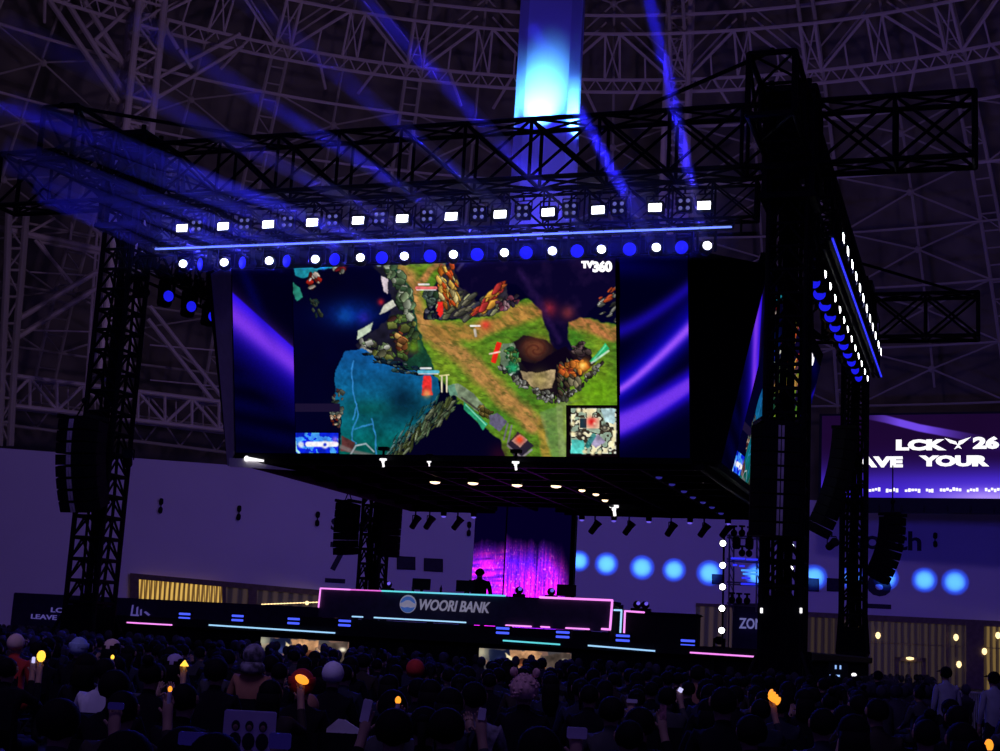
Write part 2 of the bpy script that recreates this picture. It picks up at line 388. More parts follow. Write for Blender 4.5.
# dark openings and lettering on the wall
for i,(a,b,c,d,lb) in enumerate([(397,415.5,556,569,'left one of two dark rectangular openings in the wall above the long desk'),(424,443,558,571,'right one of two dark rectangular openings in the wall above the long desk'),(712,724,574,584,'small dark rectangular opening in the wall beside the white light pole'),(807,819,578,591,'small dark rectangular opening in the wall right of the front tower'),(827,841,578,591,'small dark rectangular opening in the wall touching the rear right tower')]):
    WIN[0] += 1; q = MB(); panel(q, a, b, line(a,c,b,c+.05*(b-a)), line(a,d,b,d+.05*(b-a)), .12)
    o = st(q.build('window_%d' % WIN[0], M_SIGN), lb, 'wall opening')
    q = MB(); f = lambda y: line(a,y,b,y+.05*(b-a))
    for g in [(a,b,f(c),f(c+.8),.2),(a,b,f(d-.8),f(d),.2),(a,a+.8,f(c),f(d),.2),(b-.8,b,f(c),f(d),.2)]: panel(q,*g,.1)
    q.build('frame', M_BLACK, o)
def wall_text(nm, s, px, py, h, label, **k):
    Pt,t,nn = atw(px,py,.06); o = thing(nm, label, 'wall sign', Pt, math.atan2(t.y,t.x))
    return text('lettering', s, M_SIGN, o, (0,0,0), size=h, **k), o
_, o = wall_text('wall_sign', 'South', 886, 541, 2.1, 'dark word South painted high on the wall at the right', off=.05, sx=1.15, depth=.03)
_, o = wall_text('wall_sign', '6', 879, 583, 3.1, 'dark numeral 6 with underline on the wall at the right', off=.1, sx=1.25, depth=.03)
mb = MB(); mb.box((0,0,-1.85),(1.9,.06,.36)); mb.build('underline', M_SIGN, o)
_, o = wall_text('wall_sign', 'South', 352, 526, 1.25, 'dark word South on the wall half hidden by the rear left speakers', off=.05, sx=1.15, depth=.03)
_, o = wall_text('wall_sign', '7', 338, 558, 3.1, 'dark numeral 7 with underline on the wall at the left', off=.06, sx=1.0, depth=.03)
mb = MB(); mb.box((-.1,0,-1.8),(1.6,.06,.34)); mb.build('underline', M_SIGN, o)
for i,(px,py) in enumerate([(161,506),(239,513),(317.5,519),(469,529),(935,540)]):
    Pt,t,nn = atw(px,py,.1)
    o = thing('wall_spotlight', ['pair of small dark spotlights on the pale wall just right of the front left tower','pair of small dark spotlights on the pale wall below the cube screen corner','pair of small dark spotlights on the pale wall left of the rear left speakers','pair of small dark spotlights on the pale wall beside the magenta screen','pair of small dark spotlights on the pale wall at the right edge'][i], 'wall spotlight', Pt, math.atan2(t.y,t.x), 'spotlight pairs on the hall wall')
    q = MB(); q.box((0,.0,0),(.12,.16,.9)); q.build('bracket', M_BLACK, o)
    for s in (-1,1):
        q = MB(); q.lathe([(.18,-.3),(.26,-.22),(.26,.2),(.12,.32)], 10, Matrix.Rotation(.9*s,4,'X')); q.build('head', M_BLACK, o, loc=(0,-.3,.42*s)); o.scale = (.66,.66,.8)
# ================================================================== STAGE STEEL
def box_truss(name, label, p0, p1, w, h, bay=2.0, rc=.07, rl=.047, cat='truss', xdiag=True, group=None):
    p0, p1 = Vector(p0), Vector(p1); d = p1-p0; L = d.length; rz = math.atan2(d.y,d.x)
    o = thing(name, label, cat, p0, rz, group)
    for y in (-w/2,w/2):
        for z in (-h/2,h/2):
            MB().tube((0,y,z),(L,y,z),rc,8).build('chord', M_TRUSS, o)
    mb = MB(); n = max(1,round(L/bay)); b = L/n
    for i in range(n+1):
        x = i*b
        for y in (-w/2,w/2): mb.tube((x,y,-h/2),(x,y,h/2),rl*1.15)
        for z in (-h/2,h/2): mb.tube((x,-w/2,z),(x,w/2,z),rl)
        if i < n:
            for y in (-w/2,w/2):
                mb.tube((x,y,-h/2),(x+b,y,h/2),rl)
                if xdiag: mb.tube((x,y,h/2),(x+b,y,-h/2),rl)
            for z in (-h/2,h/2): mb.tube((x,-w/2,z),(x+b,w/2,z),rl*.8); mb.tube((x+b,-w/2,z),(x,w/2,z),rl*.8)
    mb.build('lattice', M_TRUSS, o)
    for x in (0,L):
        mb = MB()
        for y in (-w/2,w/2): mb.tube((x,y,-h/2),(x,y,h/2),rc*1.1)
        for z in (-h/2,h/2): mb.tube((x,-w/2,z),(x,w/2,z),rc*1.1)
        mb.build('end_frame', M_TRUSS, o)
    return o
S, YB = 10.0, 20.54
ZT, ZB_ = 15.98, 14.28; ZM = (ZT+ZB_)/2; HT = ZT-ZB_
box_truss('roof_truss','long black box truss spanning the front of the stage roof, its ends sticking out', (-14.6,0,ZM),(14.6,0,ZM),1.0,HT)
box_truss('roof_truss','black box truss at the back of the stage roof, right end showing lowest', (-14.6,YB,ZM-.12),(14.6,YB,ZM-.12),1.0,HT)
box_truss('roof_truss','black box truss on the left of the stage roof, running front to back', (-10,-3.95,ZM+.02),(-10,25.2,ZM+.02),1.1,HT-.15)
box_truss('roof_truss','black box truss on the right of the stage roof, seen end on above the tower', (10,-3.95,ZM+.02),(10,25.2,ZM+.02),1.1,HT-.15)
for i,(a,b,lb) in enumerate([((-10,-3.9,15.98),(-5.6,-.4,15.98),'black brace pole slanting from the front left truss end to the front truss'),((10,-3.9,15.98),(5.6,-.4,15.98),'black brace pole slanting from the front right truss end to the front truss'),((14.5,20.2,15.7),(10.4,15.6,15.98),'black brace pole slanting from the rear right truss end to the side truss'),((-14.5,.3,15.98),(-10.4,4.6,15.98),'black brace pole slanting from the left truss end to the left side truss')]):
    q = MB(); q.tube(a,b,.055,8); q.ball(a,.09,8,5); q.ball(b,.09,8,5); tag(q.build('brace_pole', M_TRUSS), lb, 'brace pole', 'roof brace poles')
def tower(label, x, y, w, cover, sleeve=True, ztop=16.6):
    z0 = 1.85 if y > 5 else 0.; ztop -= z0; cover = max(0,cover-z0*.8)
    o = thing('truss_tower', label, 'truss tower', (x,y,z0), 0)
    h = w/2
    for sx in (-1,1):
        for sy in (-1,1): MB().tube((sx*h,sy*h,0),(sx*h,sy*h,ztop),.075,8).build('leg', M_TRUSS, o)
    mb = MB(); z = .3; k = 0; b = .62
    C = [(-h,-h),(h,-h),(h,h),(-h,h)]
    while z < ztop-b:
        for i in range(4):
            A,B = C[i],C[(i+1)%4]; m_ = ((A[0]+B[0])/2,(A[1]+B[1])/2)
            mb.tube((*A,z),(*B,z),.05)
            mb.tube((*A,z),(*m_,z+b),.035); mb.tube((*B,z),(*m_,z+b),.035)
        z += b; k += 1
    mb.build('lattice', M_TRUSS, o)
    mb = MB()
    for q,r in [((-.1,.05),.06),((.15,-.1),.045),((.02,.2),.05),((-.25,-.15),.03),((.3,.2),.035)]: mb.path([(q[0]*w+.03*math.sin(z*1.3+q[1]*9),q[1]*w,z) for z in np.arange(.2,14.6-z0,.8)], r*1.5, 6)
    mb.build('cable_bundle', M_BLACK2, o)
    if sleeve:
        mb = MB()
        for z in (13.4-z0,14.2-z0,16.3-z0): mb.bbox((0,0,z),(w+.5,w+.5,.16),.04)
        for sx in (-1,1):
            for sy in (-1,1): mb.box((sx*(h+.12),sy*(h+.12),14.9-z0),(.14,.14,3.0))
        mb.box((0,0,15.1-z0),(w*.75,w*.75,1.5)); mb.tube((0,0,13.2-z0),(0,0,14.4-z0),.22,10)
        mb.build('sleeve_block', M_BLACK, o)
    mb = MB(); bs = .25 if z0 else 1.4; mb.bbox((0,0,.08),(w+bs,w+bs,.16),.03)
    for sx in (-1,1):
        for sy in (-1,1): mb.tube((sx*(w/2+bs*.44),sy*(w/2+bs*.44),.1),(sx*h,sy*h,1.9),.05)
    mb.build('base', M_BLACK, o)
    if cover:
        mb = MB(); mb.bbox((0,0,cover/2+.16),(w+.12,w+.12,cover),.05); mb.build('base_cover', M_BLACK2, o)
    return o
tower('black lattice stage tower at the front left with speakers hung on it', -10, 0, .99, 1.9)
tf = tower('black lattice stage tower at the front right with speakers hung on it', 10, 0, .97, 3.0)
for px in (761.5,801):
    v = aty(px,610.5,-.62); q = MB(); q.bbox((0,0,0),(.06,.05,.13),.01); q.build('marker_light', M_WHITE2, tf, loc=(v.x-10,v.y,v.z))
tower('black lattice stage tower at the rear left between two hung speaker columns', -10, YB, .88, 0)
tower('black lattice stage tower at the rear right beside the long wall screen', 10, YB, .88, 2.4)
# ------------------------------------------------------------------ lamps
def strobe_proto():
    o = thing('flood_lamp', 'x', 'flood lamp')
    MB().bbox((0,0,0),(.46,.2,.36),.03).build('body', M_BLACK, o)
    MB().box((0,-.105,0),(.34,.02,.21)).build('light_panel', M_WHITE, o)
    mb = MB(); mb.path([(-.26,0,0),(-.26,0,.34),(.26,0,.34),(.26,0,0)],.02); mb.tube((0,0,.34),(0,0,.5),.03); mb.box((0,0,.5),(.12,.12,.1)); mb.build('yoke', M_BLACK, o)
    return o
def blinder_proto():
    o = thing('blinder_lamp', 'x', 'blinder lamp')
    MB().bbox((0,0,0),(.42,.16,.42),.03).build('body', M_BLACK, o)
    for x in (-.1,.1):
        for z in (-.1,.1): MB().lathe([(.055,0),(.05,.02),(.02,.03)],10,Matrix.Rotation(math.pi/2,4,'X')).build('lens', M_DOT, o, loc=(x,-.08,z))
    mb = MB(); mb.path([(-.24,0,0),(-.24,0,.32),(.24,0,.32),(.24,0,0)],.018); mb.tube((0,0,.32),(0,0,.48),.03); mb.build('yoke', M_BLACK, o)
    return o
def mover_proto(nm, cat, lens, r, base=True):
    o = thing(nm, 'x', cat)
    mb = MB(); mb.bbox((0,0,.52),(.34,.3,.16),.03); mb.tube((0,0,.6),(0,0,.72),.04); mb.build('base', M_BLACK, o)
    mb = MB(); mb.box((-.24,0,.2),(.06,.14,.56)); mb.box((.24,0,.2),(.06,.14,.56)); mb.box((0,0,.45),(.5,.14,.06)); mb.build('yoke', M_BLACK, o)
    h = MB().lathe([(.09,.26),(.17,.2),(.19,.05),(r+.035,-.1),(r+.03,-.17),(r+.005,-.16)],14,Matrix.Rotation(-math.pi/2,4,'X')).build('head', M_BLACK, o)
    l = MB().lathe([(r,0),(r*.85,.02),(r*.4,.035)],14,Matrix.Rotation(math.pi/2,4,'X')).build('lens', lens, h, loc=(0,-.165,0))
    return o
PRO = {'s':strobe_proto(),'b':blinder_proto(),'m':mover_proto('moving_head_lamp','moving head lamp',M_WHITE,.115),'w':mover_proto('wash_lamp','wash lamp',M_BLUE,.18)}
USED = set()
def put(kind, loc, rz, label, group, head=None, tilt=0.):
    src = PRO[kind]; o = copy_tree(src) if kind in USED else src; USED.add(kind)
    o.location = loc; o.rotation_euler = (0,0,rz); o['label'] = label; o['group'] = group
    if head is not None:
        for c in o.children:
            if c.name.startswith('head'): c.rotation_euler = (tilt,0,head)
            if c.name.startswith('yoke'): c.rotation_euler = (0,0,head)
    return o
_S = [aty(px,py,-.86) for px,py in [(182,226.5),(223,225.5),(268,224.5),(312,223),(358,220.5),(402,219),(451,217),(500,215),(548,212.5),(598,210),(655,207),(704,204.5)]]; X_S = [v.x for v in _S]; Z_S = sum(v.z for v in _S)/12
_M = [aty(px,py,-.78) for px,py in [(181,262),(222,261.5),(267,260),(313,259.5),(358,258.5),(402,257),(451,255.5),(502,253.5),(550,252),(599,250),(654,247),(705,244)]]; X_M = [v.x for v in _M]; Z_M = sum(v.z for v in _M)/12
X_W = [aty(px,py,-.78).x for px,py in [(202,265),(244,264),(288,263),(335,260),(381,259),(428,258),(475,257),(524,256),(575,255),(628,253),(682,250)]]
X_B = [aty(px,py,-.82).x for px,py in [(196,225),(244,223),(287,222),(332,220),(379,219),(427,216),(478,217),(522,213),(570,209),(618,206),(684,204)]]
Cc = Vector((0,10.27,0))
def side(k, x, y, z):                       # front rig turned k quarter turns about the stage's centre
    v = Vector((x,y,z))-Cc; v = Matrix.Rotation(k*math.pi/2,3,'Z') @ v; return v+Cc
NM = {0:'front',1:'right',-1:'left'}
for k in (0,1,-1):
    a = side(k,-9.2,-.45,13.35); b = side(k,9.2,-.45,13.35)
    box_truss('lighting_truss', 'black lattice lighting truss carrying lamp rows along the %s of the stage' % ('front' if k==0 else NM[k]+' side'), a, b, .5, 1.0, 1.15, .04, .025, 'lighting truss')
    a = side(k,-9.2,-.5,12.45); b = side(k,9.2,-.5,12.45)
    q = MB(); q.tube((0,0,0),((b-a).length,0,0),.05,8)
    for i in range(9):
        x = .4+(i)*(18.4-.8)/8; q.tube((x,0,0),(x,0,.45),.03)
    d = b-a; o = q.build('lamp_pipe', M_TRUSS, None, loc=a, rot=(0,0,math.atan2(d.y,d.x)))
    tag(o, 'black hanging pipe for the round lamps along the %s of the stage' % ('front' if k==0 else NM[k]+' side'), 'lamp pipe')
    for i,x in enumerate(X_S):
        put('s', side(k,x,-.75,Z_S), k*math.pi/2, 'white rectangular flood lamp, %s from left in the top row' % ORD[i] if k == 0 else 'rectangular flood lamp, %s from the near end of the %s side truss' % (ORD[i],NM[k]), 'flood lamps in the upper row of the %s truss' % NM[k])
    for i,x in enumerate(X_B):
        put('b', side(k,x,-.72,Z_S+.07), k*math.pi/2, ('small four dot lamp, %s from left between the white flood lamps' % ORD[i]) if k == 0 else 'small four dot lamp, %s from the near end of the %s side truss' % (ORD[i],NM[k]), 'four dot lamps of the %s truss' % NM[k])
    for i,x in enumerate(X_M):
        put('m', side(k,x,-.2 if k == 1 else -.6,Z_M+(.05 if k == 1 else 0)), k*math.pi/2, ('round white moving lamp, %s from left in the row under the light bar' % ORD[i]) if k == 0 else 'round white moving lamp, %s from the near end of the %s side truss' % (ORD[i],NM[k]), 'round white lamps of the %s truss' % NM[k], head=.36 if k == 0 else 0., tilt=-.05)
    for i,x in enumerate(X_W):
        yaw = -.75+1.35*min(1,i/5.) if k == 0 else (-.2 if k == 1 else 2.6)
        if k == 1: yaw = -1.45+.07*i
        if k == 0: yaw = [-.62,-.5,-.42,-.15,.1,.3,.3,.3,.3,.2,-.1][i]
        put('w', side(k,x,{1:.02,-1:-.05,0:-.6}[k],Z_M), k*math.pi/2, ('deep blue wash lamp, %s from left in the row under the light bar' % ORD[i]) if k == 0 else 'deep blue wash lamp, %s from the near end of the %s side truss' % (ORD[i],NM[k]), 'deep blue lamps of the %s truss' % NM[k], head=yaw, tilt=.12)
    if k >= 0:
        x0,x1 = (aty(155,248,-.98).x,aty(732,228,-.98).x) if k == 0 else (-9.6,9.9); zbar = (aty(155,248,-.98).z+aty(732,228,-.98).z)/2
        a = side(k,x0,-.95 if k == 0 else -.72,zbar if k == 0 else 12.58); nseg = 20; o = thing('light_bar', 'long thin %s light bar along the %s of the stage rig' % (('blue white' if k == 0 else 'blue'),NM[k]), 'light bar', a, k*math.pi/2)
        L = (x1-x0)/nseg
        for i in range(nseg):
            MB().bbox((L*(i+.5),-.03,0),(L*.985,.05,.042),.01).build('light_segment', M_BAR if k == 0 else M_BAR2, o)
        q = MB(); q.box((L*nseg/2,.06,0),(L*nseg,.1,.1))
        for i in range(0,nseg+1,2): q.tube((L*i,.08,0),(L*i,.3,.2),.025)
        q.build('housing', M_BLACK, o)
# ------------------------------------------------------------------ line arrays
def cabinet(w, h, d):
    mb = MB(); mb.cm = 0
    prof = [(-w/2,-d*.1),(-w*.36,-d/2),(w*.36,-d/2),(w/2,-d*.1),(w*.42,d/2),(-w*.42,d/2)]
    n = 6; vs = [(x,y,-h*.47) for x,y in prof]+[(x,y,h*.47) for x,y in prof]
    mb.add(vs, [tuple(range(n-1,-1,-1)),tuple(range(n,2*n))]+[(i,(i+1)%n,(i+1)%n+n,i+n) for i in range(n)])
    mb.cm = 1
    for s in (-1,1):
        mb.slab((s*w*.07,-d/2-.004,-h*.42),(s*w*.35,-d/2-.004,-h*.42),(s*w*.35,-d/2-.004,h*.42),(s*w*.07,-d/2-.004,h*.42),(0,-1,0),.012)
        mb.slab((s*w*.37,-d*.47,-h*.42),(s*w*.485,-d*.14,-h*.42),(s*w*.485,-d*.14,h*.42),(s*w*.37,-d*.47,h*.42),(s*.8,-.6,0),.012)
    return mb
def array(label, top, n, w, h, d, rz, c0, dc, horn=True, hang=1.4, group=None, m=M_BLACK):
    o = thing('line_array_speaker', label, 'line array speaker', top, rz, group)
    mb = MB(); mb.box((0,0,.1),(w*.75,.1,.12)); mb.box((-w*.35,0,.1),(.1,d*1.1,.12)); mb.box((w*.35,0,.1),(.1,d*1.1,.12))
    for s in (-1,1): mb.tube((s*w*.2,0,.1),(0,0,.55),.025)
    mb.ball((0,0,.6),.1,8,5); mb.tube((0,0,.6),(0,0,.6+hang),.025); mb.build('rigging_frame', M_BLACK, o)
    p = Vector((0,0,0)); a = c0; sh = cabinet(w,h,d).mesh('cabinet'); sh.materials.append(m); sh.materials.append(M_GRILLE)
    sh.polygons.foreach_set('material_index', [1 if i >= 8 else 0 for i in range(len(sh.polygons))])
    hm = None
    for i in range(n):
        R_ = Matrix.Rotation(a,3,'X'); c = p+R_ @ Vector((0,0,-h/2))
        cb = bpy.data.objects.new('cabinet', sh); COL.objects.link(cb); cb.parent = o; cb.location = c; cb.rotation_euler = (a,0,0)
        if horn:
            if hm is None:
                q = MB(); q.box((-w*.034,-d/2-.01,0),(w*.045,.04,h*.84)); q.box((w*.034,-d/2-.01,0),(w*.045,.04,h*.84)); hm = q.mesh('horn'); hm.materials.append(M_HORN)
            ho = bpy.data.objects.new('horn', hm); COL.objects.link(ho); ho.parent = cb
        p = p+R_ @ Vector((0,0,-h)); a += dc
    return o
array('curved column of black speaker cabinets hung on the front left tower', (-9.8,-1.6,7.26), 8, 1.36, .315, .9, -.12, -.05, .065)
array('straight column of black speaker cabinets hung on the front right tower', (9.98,-1.6,7.2), 8, 1.3, .335, .9, .36, .0, .006)
array('slanted column of black speaker cabinets hanging behind the right towers', (9.95,17.0,9.95), 11, 1.0, .36, .8, 1.5, .06, .04, False)
array('curved column of black speaker cabinets hung right of the rear right tower', (11.45,20.4,7.15), 8, .95, .31, .8, 1.3, .0, .075, False)
array('black speaker column hung left of the rear left tower', (-10.93,19.6,7.1), 7, .95, .31, .8, -.25, -.06, .03, False)
array('black speaker column hung right of the rear left tower', (-8.85,19.4,6.95), 7, .95, .29, .8, .45, -.04, .035, False)
# small followspots on towers
def small_spot(label, loc, rz, tilt):
    o = thing('spotlight', label, 'spotlight', loc, rz)
    MB().lathe([(.1,-.3),(.14,-.25),(.14,.15),(.17,.3),(.15,.31)],12,Matrix.Rotation(tilt,4,'X')).build('head', M_BLACK, o)
    q = MB(); q.path([(-.17,0,0),(-.17,0,.3),(.17,0,.3),(.17,0,0)],.018); q.tube((0,0,.3),(0,0,.45),.03); q.build('yoke', M_BLACK, o)
    return o
small_spot('small black spotlight on the right side of the front left tower', (-9.1,-.2,6.35), .5, 1.1)
small_spot('small black spotlight clamped low on the slanted speaker column', (9.55,16.6,5.75), .5, 1.3)
# ================================================================== PICTURES ON THE LED SCREENS (drawn with noise and shapes)
RS = np.random.RandomState(5)
def vnoise(X, Y, seed):
    xi = np.floor(X).astype(np.int64); yi = np.floor(Y).astype(np.int64); fx = X-xi; fy = Y-yi
    fx = fx*fx*(3-2*fx); fy = fy*fy*(3-2*fy)
    def h(a,b):
        v = (a*374761393+b*668265263+seed*974634) & 0x7fffffff; v = ((v^(v>>13))*1274126177) & 0x7fffffff
        return ((v^(v>>16)) & 0xffff)/65535.
    return (h(xi,yi)*(1-fx)+h(xi+1,yi)*fx)*(1-fy)+(h(xi,yi+1)*(1-fx)+h(xi+1,yi+1)*fx)*fy
def fbm(X, Y, s, seed, o=4):
    v = 0; a = .5; t = 0
    for i in range(o): v = v+a*vnoise(X/s,Y/s,seed+i*17); t += a; a *= .5; s /= 2.03
    return v/t
class Pic:
    def __init__(s, x0, y0, x1, y1, k, base):
        s.x0,s.y0,s.x1,s.y1,s.k = x0,y0,x1,y1,k
        s.W = int((x1-x0)*k)+1; s.H = int((y1-y0)*k)+1
        s.X, s.Y = np.meshgrid(np.linspace(x0,x1,s.W), np.linspace(y0,y1,s.H))
        s.I = np.ones((s.H,s.W,3))*np.array(base,float)
    def warp(s, amp, sc, seed):
        return s.X+amp*(fbm(s.X,s.Y,sc,seed)-.5)*2, s.Y+amp*(fbm(s.X,s.Y,sc,seed+50)-.5)*2
    def inside(s, poly, X, Y):
        r = np.zeros(X.shape, bool); n = len(poly)
        for i in range(n):
            x1,y1 = poly[i]; x2,y2 = poly[(i+1)%n]
            if y1 == y2: continue
            c = ((y1 > Y) != (y2 > Y)) & (X < (x2-x1)*(Y-y1)/(y2-y1)+x1); r ^= c
        return r
    def soft(s, m, n):
        m = m.astype(float)
        for _ in range(n):
            p = np.pad(m,1,'edge'); m = (p[:-2,1:-1]+p[2:,1:-1]+p[1:-1,:-2]+p[1:-1,2:]+2*p[1:-1,1:-1])/6
        return m
    def put(s, m, c):
        c = np.array(c,float); m = np.clip(m,0,1)[...,None]; s.I = s.I*(1-m)+c*m
    def poly(s, pts, c, amp=1.5, sc=9, seed=1, blur=1, var=0, vs=6, a=1.):
        X,Y = s.warp(amp,sc,seed); m = s.soft(s.inside(pts,X,Y),blur)*a
        if var: c = np.array(c,float)*(1+var*(fbm(s.X,s.Y,vs,seed+9)[...,None]-.5)*2)
        s.put(m,c); return m
    def dist(s, pts, X=None, Y=None):
        X = s.X if X is None else X; Y = s.Y if Y is None else Y; d = np.full(X.shape,1e9)
        for (x1,y1),(x2,y2) in zip(pts,pts[1:]):
            L = (x2-x1)**2+(y2-y1)**2+1e-9; t = np.clip(((X-x1)*(x2-x1)+(Y-y1)*(y2-y1))/L,0,1)
            d = np.minimum(d, np.hypot(X-x1-t*(x2-x1), Y-y1-t*(y2-y1)))
        return d
    def stroke(s, pts, w, c, soft=1., a=1., amp=0, seed=3):
        X,Y = s.warp(amp,8,seed) if amp else (s.X,s.Y)
        s.put(np.clip((w-s.dist(pts,X,Y))/soft+.5,0,1)*a, c)
    def glow(s, x, y, r, c, a=1., p=2., ry=None):
        ry = ry or r; d = np.hypot((s.X-x)/r,(s.Y-y)/ry); s.put(np.exp(-d**p)*a, c)
    def blobs(s, pts, n, size, pal, seed, asp=(.4,1.), ang=None, shade=True, a=1.):
        R = np.random.RandomState(seed); xs = [p[0] for p in pts]; ys = [p[1] for p in pts]; done = 0; tr = 0
        while done < n and tr < n*20:
            tr += 1; x = R.uniform(min(xs),max(xs)); y = R.uniform(min(ys),max(ys))
            if not s.inside(pts,np.array([[x]]),np.array([[y]]))[0,0]: continue
            done += 1; r = R.uniform(*size); q = r*R.uniform(*asp); t = R.uniform(0,3.14) if ang is None else ang+R.uniform(-.35,.35)
            c = np.array(pal[R.randint(len(pal))],float)*R.uniform(.75,1.15)
            i0 = max(0,int((x-r-s.x0-1)*s.k)); i1 = min(s.W,int((x+r-s.x0+1)*s.k)+2); j0 = max(0,int((y-r-s.y0-1)*s.k)); j1 = min(s.H,int((y+r-s.y0+1)*s.k)+2)
            if i1 <= i0 or j1 <= j0: continue
            X = s.X[j0:j1,i0:i1]-x; Y = s.Y[j0:j1,i0:i1]-y; u = (X*math.cos(t)+Y*math.sin(t))/r; v = (-X*math.sin(t)+Y*math.cos(t))/q
            e_ = R.uniform(.62,.95); d = np.maximum(np.maximum(np.abs(u),np.abs(v)),(np.abs(u+.25*v)+np.abs(v))*e_); m = np.clip((1-d)*5,0,1)[...,None]*a; c = np.array(c)
            cc = c*(1.12-.75*np.clip(v*.5+.5+.25*u,0,1)[...,None])*np.where(d[...,None] > .74,.55,1.) if shade else c
            s.I[j0:j1,i0:i1] = s.I[j0:j1,i0:i1]*(1-m)+cc*m
def game_picture():
    p = Pic(288,256,624,463,1.8,(3,2,24)); X,Y = p.X,p.Y
    p.put(fbm(X,Y,40,3)*.5, (2,2,60))
    p.glow(352,314,26,(8,40,130),.9,2,13); p.glow(345,316,8,(20,90,170),.5); p.glow(364,318,6,(60,40,190),.5)
    # meadow with paths
    gr = [(380,258),(449,258),(437,282),(427,300),(430,316),(446,321),(475,314),(505,307),(528,298),(541,302),(550,325),(556,345),(566,330),(567,312),(586,317),(622,328),(622,460),(503,460),(490,440),(470,420),(450,390),(436,374),(424,352),(416,330),(408,300),(396,276)]
    wx,wy = p.warp(4,14,8); m = p.soft(p.inside(gr,wx,wy),2)
    g = fbm(X,Y,26,21)[...,None]; g2 = fbm(X*1.0,Y*2.2,7,22)[...,None]
    col = np.array((50,108,32.))*(1-g)+np.array((138,156,42.))*g; col = col*(.7+.6*g2)
    p.put(m, col)
    for pts,w,c in [([(388,255),(408,280),(414,310),(432,334),(462,356),(486,380),(508,402),(536,424)],13,(172,126,72)),([(436,332),(475,331),(510,318),(546,306)],12,(166,122,62)),([(440,262),(425,280),(412,292)],6,(170,118,70)),([(566,316),(592,327),(622,336)],10,(178,116,70)),([(543,424),(548,460)],6,(170,140,60))]:
        wx,wy = p.warp(5,16,31); d = p.dist(pts,wx,wy); t = fbm(X*.5+Y*.45,Y*1.5-X*1.5,7,33)
        mm = np.clip((w-d)/(w*.6),0,1)*m*np.clip(.55+t*.8,0,1)
        p.put(mm, np.array(c,float)*(.72+.55*t[...,None]))
    p.put(np.clip((fbm(X*.7+Y*.5,Y*2-X*.6,5,91)-.55)*5,0,1)*m*.45, (60,72,28))
    p.poly([(540,412),(600,395),(562,404),(566,458),(552,458)],(120,150,110),2,10,40,4,a=.45)
    p.poly([(556,404),(568,400),(568,458),(560,458)],(150,165,110),1,10,41,3,a=.5)
    ed = np.clip(1-np.abs(m-.5)*2.2,0,1); p.put(ed*.75,(14,44,26)); p.put(np.clip(p.soft(m,9)*-1+1,0,1)*m*.9,(24,66,22))
    p.glow(600,395,22,(110,170,20),.6); p.glow(535,340,3,(60,60,20),.2)
    # dark upper right, trunk of shadow
    dk = [(452,255),(622,255),(622,306),(600,303),(585,316),(567,322),(568,340),(575,360),(552,352),(546,330),(541,310),(530,298),(517,284),(500,283),(486,300),(466,292),(456,280)]
    p.poly(dk,(10,5,40),4,14,55,3); p.put(np.clip(fbm(X,Y,14,57)-.52,0,1)*3*p.soft(p.inside(dk,X,Y),3)*.5,(46,24,70))
    p.glow(549,309,8,(190,50,60),.6); p.glow(568,313,7,(180,70,60),.5); p.stroke([(520,270),(538,300),(560,340)],3,(48,26,80),4,.5,3)
    # far left shore
    p.poly([(293,263),(340,263),(335,268),(318,270),(313,276),(303,278),(296,276)],(32,138,158),1,6,60,1,.3)
    p.poly([(293,282),(299,287),(303,297),(297,301),(293,294)],(40,120,105),1,5,61,1,.3)
    p.blobs([(308,275),(320,275),(320,284),(310,288)],14,(1.9,4.7),[(180,40,30),(220,200,190),(120,30,25)],62)
    p.blobs([(325,264),(345,264),(343,273),(328,273)],12,(2.5,5.4),[(190,195,180),(150,150,140),(150,30,40)],63)
    p.blobs([(308,300),(318,300),(322,318),(316,316)],14,(1.2,4.1),[(40,60,60),(60,70,60)],64)
    # left rocky ridge
    rg = [(372,266),(392,266),(404,284),(412,306),(414,330),(420,352),(404,364),(384,360),(362,354),(356,346),(372,332),(388,318),(392,300),(384,280)]
    p.poly([(390,268),(398,268),(412,290),(418,330),(436,372),(424,378),(404,368),(402,330)],(22,62,48),2,8,70,2,.4)
    p.poly(rg,(26,24,40),3,8,71,2,.4)
    p.blobs([(376,264),(398,266),(412,296),(412,318),(402,318),(398,292),(386,272)],60,(2.5,6.8),[(150,170,130),(190,200,175),(110,140,100),(70,100,70)],72)
    p.blobs([(392,318),(414,318),(418,350),(404,358),(386,356),(390,340)],45,(2.5,6.8),[(90,120,60),(130,140,70),(60,80,50),(70,40,40)],73)
    p.blobs([(356,340),(388,346),(392,360),(364,354)],34,(2.5,6.1),[(130,150,110),(150,160,80),(90,90,70),(190,190,180)],74)
    p.poly([(381,276),(388,279),(388,294),(384,292)],(205,190,200),.5,4,75,1); p.poly([(384,305),(393,300),(396,306),(386,312),(379,315)],(205,205,190),.5,4,76,1); p.poly([(358,331),(373,322),(371,331),(357,340)],(195,210,185),.5,4,77,1)
    p.blobs([(394,332),(404,330),(406,346),(396,348)],12,(2.5,5.4),[(190,120,70),(220,170,100),(120,60,40)],78); p.glow(414,347,6,(120,170,40),.8); p.glow(381,302,3,(210,40,50),.8)
    # blue pond
    pd = [(346,352),(362,348),(380,362),(404,370),(424,370),(438,378),(442,392),(428,412),(404,436),(384,460),(340,460),(341,420),(334,400),(336,370)]
    X2,Y2 = p.warp(2.5,10,80); m = p.soft(p.inside(pd,X2,Y2),1); t = np.clip((Y-350)/100,0,1)[...,None]; n_ = fbm(X,Y,18,82)[...,None]
    p.put(m,(np.array((22,92,165.))*(1-t)+np.array((8,92,84.))*t)*(.7+.6*n_))
